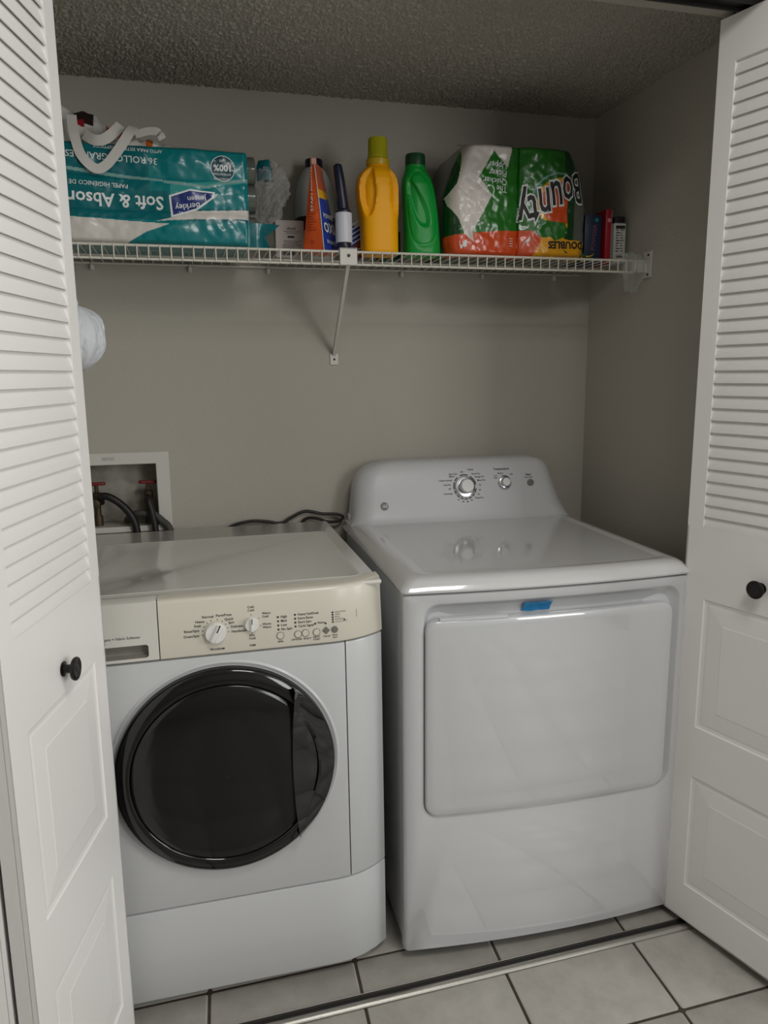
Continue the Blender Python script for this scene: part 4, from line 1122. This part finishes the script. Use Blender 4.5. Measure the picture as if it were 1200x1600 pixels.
# translucent jug with a navy cap behind the pouch
t = thing('plastic_jug', 'translucent white jug with a navy cap behind the orange pouch', 'jug', (-0.060, 0.796, ZB))
t.scale = (1.03, 1.0, 1.04)
MB().lathe([(0.044, 0.0), (0.051, 0.004), (0.053, 0.02), (0.053, 0.155), (0.051, 0.18), (0.044, 0.205), (0.033, 0.228), (0.024, 0.240), (0.020, 0.243)], 'z', (0, 0, 0), 48).build('jug_body', M['jug'], t, True, 60)
lab(MB().lathe([(0.0532, 0.078), (0.0536, 0.080), (0.0536, 0.112), (0.0532, 0.114)], 'z', (0, 0, 0), 48, False, False).build('label_band', M['dark_print'], t), 'dark label band')
lab(MB().lathe([(0.0235, 0.240), (0.0238, 0.243), (0.0238, 0.260), (0.022, 0.2625), (0.0005, 0.263)], 'z', (0, 0, 0), 40).build('cap', M['navy_cap'], t, True, 40), 'navy screw cap')
# orange and blue stand-up pouch, its orange side gusset towards the viewer
def pouch():
    O = Vector((-0.080, 0.57, ZB)); t = thing('detergent_pouch', 'orange and blue stand-up pouch turned sideways before the white jug', 'pouch', O)
    p0, p1, p2, p3 = Vector((-0.046, 0.030, 0)), Vector((0.0, -0.010, 0)), Vector((0.052, 0.060, 0)), Vector((0.010, 0.105, 0))
    t1, t2 = Vector((-0.016, 0.020, 0.214)), Vector((0.016, 0.082, 0.216))
    def face(a, b_, c_, d, n, m_, bul):
        """bilinear a-b (bottom), d-c (top) sheet, bulging outwards"""
        v = []; nn = ((b_-a).cross(d-a)); nn = nn.normalized() if nn.length > 1e-9 else Vector((0, -1, 0))
        for j in range(m_+1):
            for i in range(n+1):
                s_, h = i/n, j/m_; q = (a*(1-s_)+b_*s_)*(1-h)+(d*(1-s_)+c_*s_)*h
                w = math.sin(PI*s_)*math.sin(PI*min(1, h*1.1+0.05)) if h < 0.86 else 0
                v.append(q+nn*(bul*max(0, w)+0.0012*ns(q.x*70, q.y*70, q.z*50)))
        f = [(j*(n+1)+i, j*(n+1)+i+1, (j+1)*(n+1)+i+1, (j+1)*(n+1)+i) for j in range(m_) for i in range(n)]
        return v, f
    cm = (p0+p1+p2+p3)/4
    e1 = t1+Vector((0.001, -0.001, 0)); e0 = t1+Vector((-0.006, 0.004, 0))
    v, f = face(p0, p1, e1, e0, 10, 40, 0.004)
    side = lab(mesh('side_gusset', v, f, M['orange'], t, True), 'orange side gusset')
    v, f = face(p1, p2, t2, e1, 16, 40, 0.006)
    def zone(q):
        h = q.z
        return 0 if h < 0.128 + 0.25*(q.x) else (1 if h < 0.150+0.1*q.x else 2)
    mi = [zone(sum((v[k] for k in q), Vector())/4) for q in f]
    lab(mesh('front_sheet', v, f, [M['blue'], M['yellow_print'], M['orange']], t, True, mi), 'blue front with a yellow and orange swoosh')
    mb = MB()
    for a, b_, c_, d in ((p2, p3, t2, t2), (p3, p0, e0, t2)):
        vv, ff = face(a, b_, c_, d, 6, 12, 0.003); mb.add(vv, ff)
    mb.add([p0, p1, p2, p3], [[0, 3, 2, 1]]); mb.build('back_sheet', M['orange'], t)
    # pale heat-sealed edges
    mb = MB(); mb.tube(curve_pts([p1+Vector((0, -0.001, 0.001)), p1*0.6+e1*0.4+Vector((0.001, -0.003, 0)), e1+Vector((0, -0.0012, 0))], 8), 0.0010, 6)
    mb.tube([p1+Vector((0, -0.001, 0.001)), p2+Vector((0, -0.001, 0.001))], 0.001, 6)
    mb.build('sealed_edge', M['white_print'], t)
    MB().box(-0.024, -0.010, 0.010, 0.024, 0.206, 0.222, 0.002, 1).build('top_seal', mat('pale_orange_seal', S(206, 150, 128), 0.4), t)
    ux = (p2-p1).normalized(); upv = ((t2+e1)/2-(p1+p2)/2).normalized(); nn = ux.cross(upv).normalized()
    S_ = lambda a, b_: p1+ux*a+upv*b_+nn*0.0075
    pr = Print(S_); pr.text('OXI', 0.036, 0.056, 0.034, 0.03, 'CENTER').text('POWER', 0.040, 0.086, 0.016, 0.02).text('30 LOADS', 0.037, 0.022, 0.012, 0.01)
    pr.build('front_lettering', M['white_print'], t)
    ux2 = (p1-p0).normalized(); n2 = ux2.cross(Vector((0, 0, 1))).normalized()
    S2 = lambda a, b_: (p0*(1-b_/0.214)+e0*(b_/0.214))+(p1*(1-b_/0.214)+e1*(b_/0.214)-(p0*(1-b_/0.214)+e0*(b_/0.214)))*(a/0.06)+n2*0.0062
    pr = Print(S2)
    for k in range(12): pr.quad(0.010, 0.046-0.006*((k*7) % 3), 0.050+k*0.0065, 0.0512+k*0.0065)
    pr.disc(0.030, 0.022, 0.0045, 16, 0.0032); pr.build('fine_print', mat('dark_orange_print', S(120, 40, 16), 0.5), t)
    pr = Print(S2); pr.text('STAIN FIGHTER', 0.032, 0.150, 0.016, 0.02, 'CENTER', False, 1.0, PI/2+0.0)
    pr.build('gusset_lettering', M['white_print'], t)
pouch()
# lint roller standing on its head
def lint_roller():
    t = thing('lint_roller', 'lint roller with a black handle and white sticky roll', 'lint roller', (-0.0265, 0.568, ZB))
    lab(MB().lathe([(0.0165, 0.0), (0.0180, 0.002), (0.0180, 0.018), (0.0172, 0.020)], 'z', (0, 0, 0), 32).build('end_cap', M['navy_cap'], t, True, 40), 'navy end cap')
    lab(MB().lathe([(0.0205, 0.0195), (0.0208, 0.0205), (0.0208, 0.090), (0.0205, 0.091), (0.015, 0.0912)], 'z', (0, 0, 0), 40).build('sticky_roll', M['lint_paper'], t, True, 40), 'white sticky paper roll')
    MB().lathe([(0.0195, 0.0905), (0.0195, 0.096), (0.0150, 0.101)], 'z', (0, 0, 0), 32).build('roll_collar', M['navy_cap'], t)
    path = [(0.0, 0, 0.096), (-0.002, 0, 0.115), (-0.005, 0, 0.140), (-0.0085, 0, 0.170), (-0.012, 0.002, 0.196), (-0.0135, 0.003, 0.207)]
    pts = curve_pts(path, 6); n = len(pts)
    R = [0.0155 if i < 3 else 0.0148-0.0048*(i/n)**1.3 for i in range(n)]; R[-1] = 0.0045; R[-2] = 0.0075; R[-3] = 0.0088
    h = lab(MB().tube(pts, R, 20).build('handle', M['navy_cap'], t, True, 60), 'tapering black handle')
    MB().lathe([(0.0042, -0.0108), (0.0042, -0.0118), (0.003, -0.0122), (0.0025, -0.0112)], 'y', (-0.0120, 0.003, 0.193), 16, False, True).build('hang_hole', M['chrome'], h)
lint_roller()
# pale carton with a printed panel
def carton(name, label, cat, loc, rz, w, d, h, m, extra=None):
    t = thing(name, label, cat, loc, rz)
    MB().box(-w/2, w/2, 0, d, 0, h, 0.0015, 2).build('carton', m, t, True, 40)
    if extra: extra(t, lambda x, z: Vector((x, -0.0006, z)))
    return t
def small_print(t, sf):
    p = Print(sf); p.text('detail', 0.004, 0.074, 0.011, 0.01).quad(-0.006, 0.012, 0.050, 0.0555)
    for k, (a, b_) in enumerate(((-0.016, 0.028), (-0.010, 0.020), (-0.018, 0.030), (-0.014, 0.022), (-0.020, 0.028), (-0.020, 0.030), (-0.020, 0.012))):
        z = 0.066-k*0.0042 if k < 2 else 0.050-k*0.0042
        p.quad(a, b_, z, z+0.0011)
    for k in range(14): p.quad(-0.022+k*0.0026, -0.0206+k*0.0026+0.0006*(k % 3), 0.006, 0.016)
    p.text('N', 0.026, 0.012, 0.010, 0.03)
    p.build('printed_panel', M['ink'], t)
carton('pale_carton', 'small pale carton with fine black print beside the orange pouch', 'box', (-0.1455, 0.700, ZB), 0.0, 0.076, 0.034, 0.095, M['carton'], small_print)
def zigzag(t, sf):
    p = Print(sf)
    for k in range(5): p.poly([(-0.018, 0.030+k*0.012), (0.018, 0.052+k*0.012), (0.018, 0.056+k*0.012), (-0.018, 0.034+k*0.012)])
    p.build('diagonal_stripes', M['white_print'], t)
    p = Print(lambda x, z: sf(x, z)+Vector((0, -0.0004, 0))); p.poly([(-0.019, 0.001), (0.019, 0.001), (0.019, 0.052), (-0.019, 0.020)])
    p.build('brown_panel', mat('brown_print', S(128, 62, 38), 0.5), t)
    p = Print(lambda x, z: sf(x, z)+Vector((0, -0.0008, 0))); p.text('CO', 0.006, 0.020, 0.018, 0.02); p.build('panel_letters', M['white_print'], t)
carton('blue_packet', 'small blue and brown packet behind the yellow bottle', 'packet', (0.028, 0.675, ZB), 0.15, 0.044, 0.05, 0.082, M['blue'], zigzag)
def floral(t, sf):
    p = Print(sf); p.disc(0.0, 0.05, 0.014, 8).disc(0.008, 0.03, 0.010, 8); p.build('red_flower', M['red'], t)
    p = Print(lambda x, z: sf(x, z)+Vector((0, -0.0005, 0))); p.disc(-0.002, 0.052, 0.006, 8).disc(0.007, 0.066, 0.005, 8); p.build('yellow_flower', M['yellow_print'], t)
carton('flowery_box', 'dark box with red and yellow flowers between the yellow and green bottles', 'box', (0.142, 0.745, ZB), 0.0, 0.06, 0.05, 0.085, M['dk_green'], floral)
def navy_print(t, sf):
    p = Print(sf); p.text('POWDER', 0.004, 0.070, 0.017, 0.01, 'CENTER', False, 1.0, PI/2-0.08); p.build('side_lettering', mat('dim_purple_print', S(120, 60, 90), 0.5), t)
    p = Print(sf); p.disc(0.010, 0.118, 0.006, 12); p.build('teal_spot', M['teal'], t)
carton('navy_box', 'dark navy box at the right end beside the paper towels', 'box', (0.7125, 0.640, ZB), -0.07, 0.050, 0.14, 0.132, M['dk_navy'], navy_print)
def red_print(t, sf):
    p = Print(sf); p.disc(0.001, 0.118, 0.0055, 14); p.build('pink_spot', mat('pink_print', S(214, 130, 140), 0.5), t)
tt = carton('red_box', 'thin dark red box between the navy box and white labelled jar', 'box', (0.7580, 0.634, ZB), -0.07, 0.018, 0.13, 0.148, M['red'], red_print)
MB().box(0.0088, 0.0098, 0.001, 0.129, 0.001, 0.147).build('pale_side', M['carton'], tt, False)
t = thing('labelled_jar', 'narrow container with a black printed white label at the shelf end', 'container', (0.7935, 0.642, ZB), -0.05)
MB().box(-0.0185, 0.0185, -0.012, 0.05, 0.0, 0.112, 0.004, 2).build('container_body', M['jug'], t)
MB().box(-0.0165, 0.0165, -0.010, 0.048, 0.1115, 0.130, 0.004, 2).build('cap', M['black'], t)
sf = lambda x, z: Vector((x, -0.0128, z))
p = Print(sf); p.quad(-0.0165, 0.0165, 0.006, 0.108); p.build('paper_label', mat('label_paper', S(190, 188, 180), 0.6), t)
sf2 = lambda x, z: Vector((x, -0.0134, z))
p = Print(sf2)
for k in range(9):
    z = 0.090-k*0.0072
    p.quad(-0.013, -0.004+0.003*((k*5) % 3-1), z, z+0.0028); p.quad(0.001, 0.011-0.002*((k*3) % 4), z+0.001, z+0.0032)
p.quad(-0.010, 0.010, 0.016, 0.022); p.quad(-0.0145, 0.0145, 0.095, 0.104); p.build('label_print', M['ink'], t)
# clear crumpled plastic hanging over the shelf end
def clear_scrap():
    t = thing('clear_plastic_wrapper', 'crumpled clear plastic wrapper hanging over the right end of the shelf', 'wrapper', (0.775, 0.55, ZS))
    v = []; f = []; nu, nv = 26, 26
    for j in range(nv+1):
        for i in range(nu+1):
            a, b_ = i/nu-0.5, j/nv
            if b_ < 0.3: y = 0.055-0.075*(b_/0.3); z = 0.010+0.010*math.sin(b_/0.3*PI)
            else: y = -0.020-0.006*math.sin((b_-0.3)*6); z = 0.006-0.092*((b_-0.3)/0.7)
            w = 0.062*(0.65+0.45*math.sin(PI*min(1, b_*0.9+0.1)))
            x = a*w+0.006
            n_ = 0.010*ns(x*55, z*50, 2)+0.006*ns(x*120, z*120, 7)
            v.append((x+0.004*ns(z*60, x*20, 1), y+n_-0.004+0.012*abs(math.sin(a*9)), z+0.006*ns(x*60, b_*6, 4)))
    for j in range(nv):
        for i in range(nu): a = j*(nu+1)+i; f.append((a, a+1, a+nu+2, a+nu+1))
    mesh('crumpled_sheet', v, f, M['film2'], t, True)
clear_scrap()
# white plastic bag hanging at the left from the shelf
def white_bag():
    t = thing('hanging_plastic_bag', 'white plastic bag hanging below the shelf behind the left door', 'bag', (-0.683, 0.515, 1.438))
    v = []; rings = []; n = 160
    for j in range(81):
        q = j/80; z = 0.155-0.235*q
        if q < 0.36: r = 0.009+0.012*(q/0.36)**2
        else:
            h = (q-0.36)/0.64; r = 0.006+0.070*math.sqrt(max(0.0, 1-((h-0.52)/0.50)**2)) if h > 0.02 else 0.020
            r = max(r, 0.021*(1-h*4)) if h < 0.25 else r
        ring = []
        for k in range(n):
            a = 2*PI*k/n
            g = 1-0.5*q; w = 1+0.03*math.sin(9*a+3*q)-0.075*g*abs(ns(a*5.0, q*2.2, 1.7))-0.05*abs(ns(a*11.0+q*5, q*5.0, 4.1))-0.028*abs(ns(a*24.0, q*16.0, 8.8))+0.10*ns(math.cos(a)*2, math.sin(a)*2, q*5)
            ring.append(Vector((r*w*math.cos(a), 0.9*r*w*math.sin(a), z+0.004*ns(math.cos(a)*3, math.sin(a)*3, q*9))))
        rings.append(ring)
    MB().loft(rings, True, True).build('bag_body', M['bag'], t, True)
    pts = curve_pts([(0.0, -0.002, 0.150), (-0.003, 0.010, 0.180), (-0.001, 0.028, 0.2065), (0.001, 0.0415, 0.198), (0.002, 0.030, 0.180), (0.0, 0.004, 0.150)], 6)
    MB().tube(pts, 0.003, 8).build('knotted_handle', M['bag'], t)
white_bag()

# ------------------------------------------------------------------ valve box in the back wall, hoses, cord
def valve_box():
    t = thing('washer_outlet_box', 'white recessed water outlet box in the back wall behind the washer', 'outlet box', (-0.635, YB, 1.0))
    fx0, fx1, fz0, fz1 = -0.782+0.635, -0.4935+0.635, -0.100, 0.130
    hx0, hx1, hz0, hz1 = ox0+0.635+0.002, ox1+0.635-0.002, oz0-1.0+0.002, oz1-1.0-0.002
    fx0 = -0.130
    R = lambda a, b_, c_, d, r, y: [Vector((x, y, z)) for x, z in rrect(a, b_, c_, d, r, 4, 6)]
    rings = [R(fx0, fx1, fz0, fz1, 0.006, 0.0), R(fx0, fx1, fz0, fz1, 0.006, -0.004), R(fx0+0.002, fx1-0.002, fz0+0.002, fz1-0.002, 0.005, -0.006),
             R(hx0-0.002, hx1+0.002, hz0-0.002, hz1+0.002, 0.002, -0.006), R(hx0, hx1, hz0, hz1, 0.002, -0.004), R(hx0, hx1, hz0, hz1, 0.002, 0.004)]
    MB().loft(rings).build('frame', M['box_white'], t, True, 35)
    MB().loft([R(hx0, hx1, hz0, hz1, 0.002, 0.004), R(hx0+0.003, hx1-0.003, hz0+0.003, hz1-0.003, 0.002, 0.088)], False, True).build('box_interior', M['box_in'], t, True, 35)
    p = Print(lambda x, z: Vector((x, -0.0065, z))); p.quad(-0.038, -0.0375, 0.109, 0.118).quad(-0.006, -0.0055, 0.109, 0.118).quad(-0.038, -0.006, 0.109, 0.1095).quad(-0.038, -0.006, 0.1175, 0.118)
    p.text('RED HOT', -0.022, 0.1135, 0.0065); p.build('moulded_mark', M['ink_grey'], t)
    for k, vx in enumerate((-0.064, 0.078)):
        b = lab(MB().lathe([(0.013, -0.085), (0.013, -0.055), (0.009, -0.050), (0.009, -0.012), (0.0125, -0.008), (0.0125, 0.012), (0.006, 0.016), (0.0055, 0.036)], 'z', (vx, 0.035, 0.0), 20).build('valve_body', M['brass'], t, True, 40), 'tarnished brass valve')
        MB().lathe([(0.008, 0.0), (0.008, -0.030), (0.0115, -0.031), (0.0115, -0.044), (0.009, -0.045)], 'y', (vx, 0.035, -0.012), 16).build('hose_outlet', M['brass'], b)
        mb = MB(); mb.loft([[Vector((vx+x, 0.035+y, z)) for x, y in rrect(-0.026*s_, 0.026*s_, -0.0075*s_, 0.0075*s_, 0.007, 5, 2)] for s_, z in ((0.92, 0.035), (1.0, 0.0365), (1.0, 0.042), (0.9, 0.0435))], True, True)
        lab(mb.build('valve_handle', M['valve_red'], b, True, 40), 'red valve handle')
valve_box()
tag(MB().tube(curve_pts([(-0.687, 0.872, 0.988), (-0.682, 0.848, 0.990+0.018), (-0.660, 0.840, 1.006), (-0.628, 0.838, 0.982), (-0.602, 0.836, 0.945), (-0.592, 0.836, 0.90), (-0.590, 0.836, 0.80)], 8), 0.0105, 12).build('supply_hose', M['rubber']), 'black hose arching from the left valve of the outlet box', 'hose')
tag(MB().tube(curve_pts([(-0.557, 0.872, 0.988), (-0.557, 0.846, 1.000), (-0.553, 0.830, 0.985), (-0.546, 0.8262, 0.95), (-0.540, 0.8262, 0.90), (-0.538, 0.8262, 0.80)], 8), 0.0092, 12).build('supply_hose', M['rubber']), 'black hose dropping from the right valve of the outlet box', 'hose')
# corrugated drain hose
pts = curve_pts([(-0.622, 0.90, 0.925), (-0.606, 0.875, 0.943), (-0.580, 0.855, 0.953), (-0.548, 0.8475, 0.950), (-0.522, 0.836, 0.932), (-0.500, 0.8365, 0.900), (-0.487, 0.8365, 0.80)], 14)
tag(MB().tube(pts, [0.0098+(0.0012 if i % 2 else 0) for i in range(len(pts))], 12).build('drain_hose', M['grey_hose']), 'dark grey corrugated drain hose at the lower right of the outlet box', 'hose')
cord = curve_pts([(-0.40, 0.836, 0.84), (-0.335, 0.836, 0.898), (-0.275, 0.836, 0.9145), (-0.225, 0.836, 0.912), (-0.180, 0.836, 0.904), (-0.150, 0.838, 0.918), (-0.105, 0.838, 0.936), (-0.055, 0.836, 0.926), (-0.010, 0.834, 0.922), (0.008, 0.828, 0.914), (-0.006, 0.822, 0.903), (-0.040, 0.826, 0.902), (-0.075, 0.832, 0.914), (-0.11, 0.838, 0.909), (-0.14, 0.838, 0.86)], 10)
tag(MB().tube(cord, 0.0046, 10).build('power_cord', M['rubber']), 'black power cord looping behind the washer', 'cord')
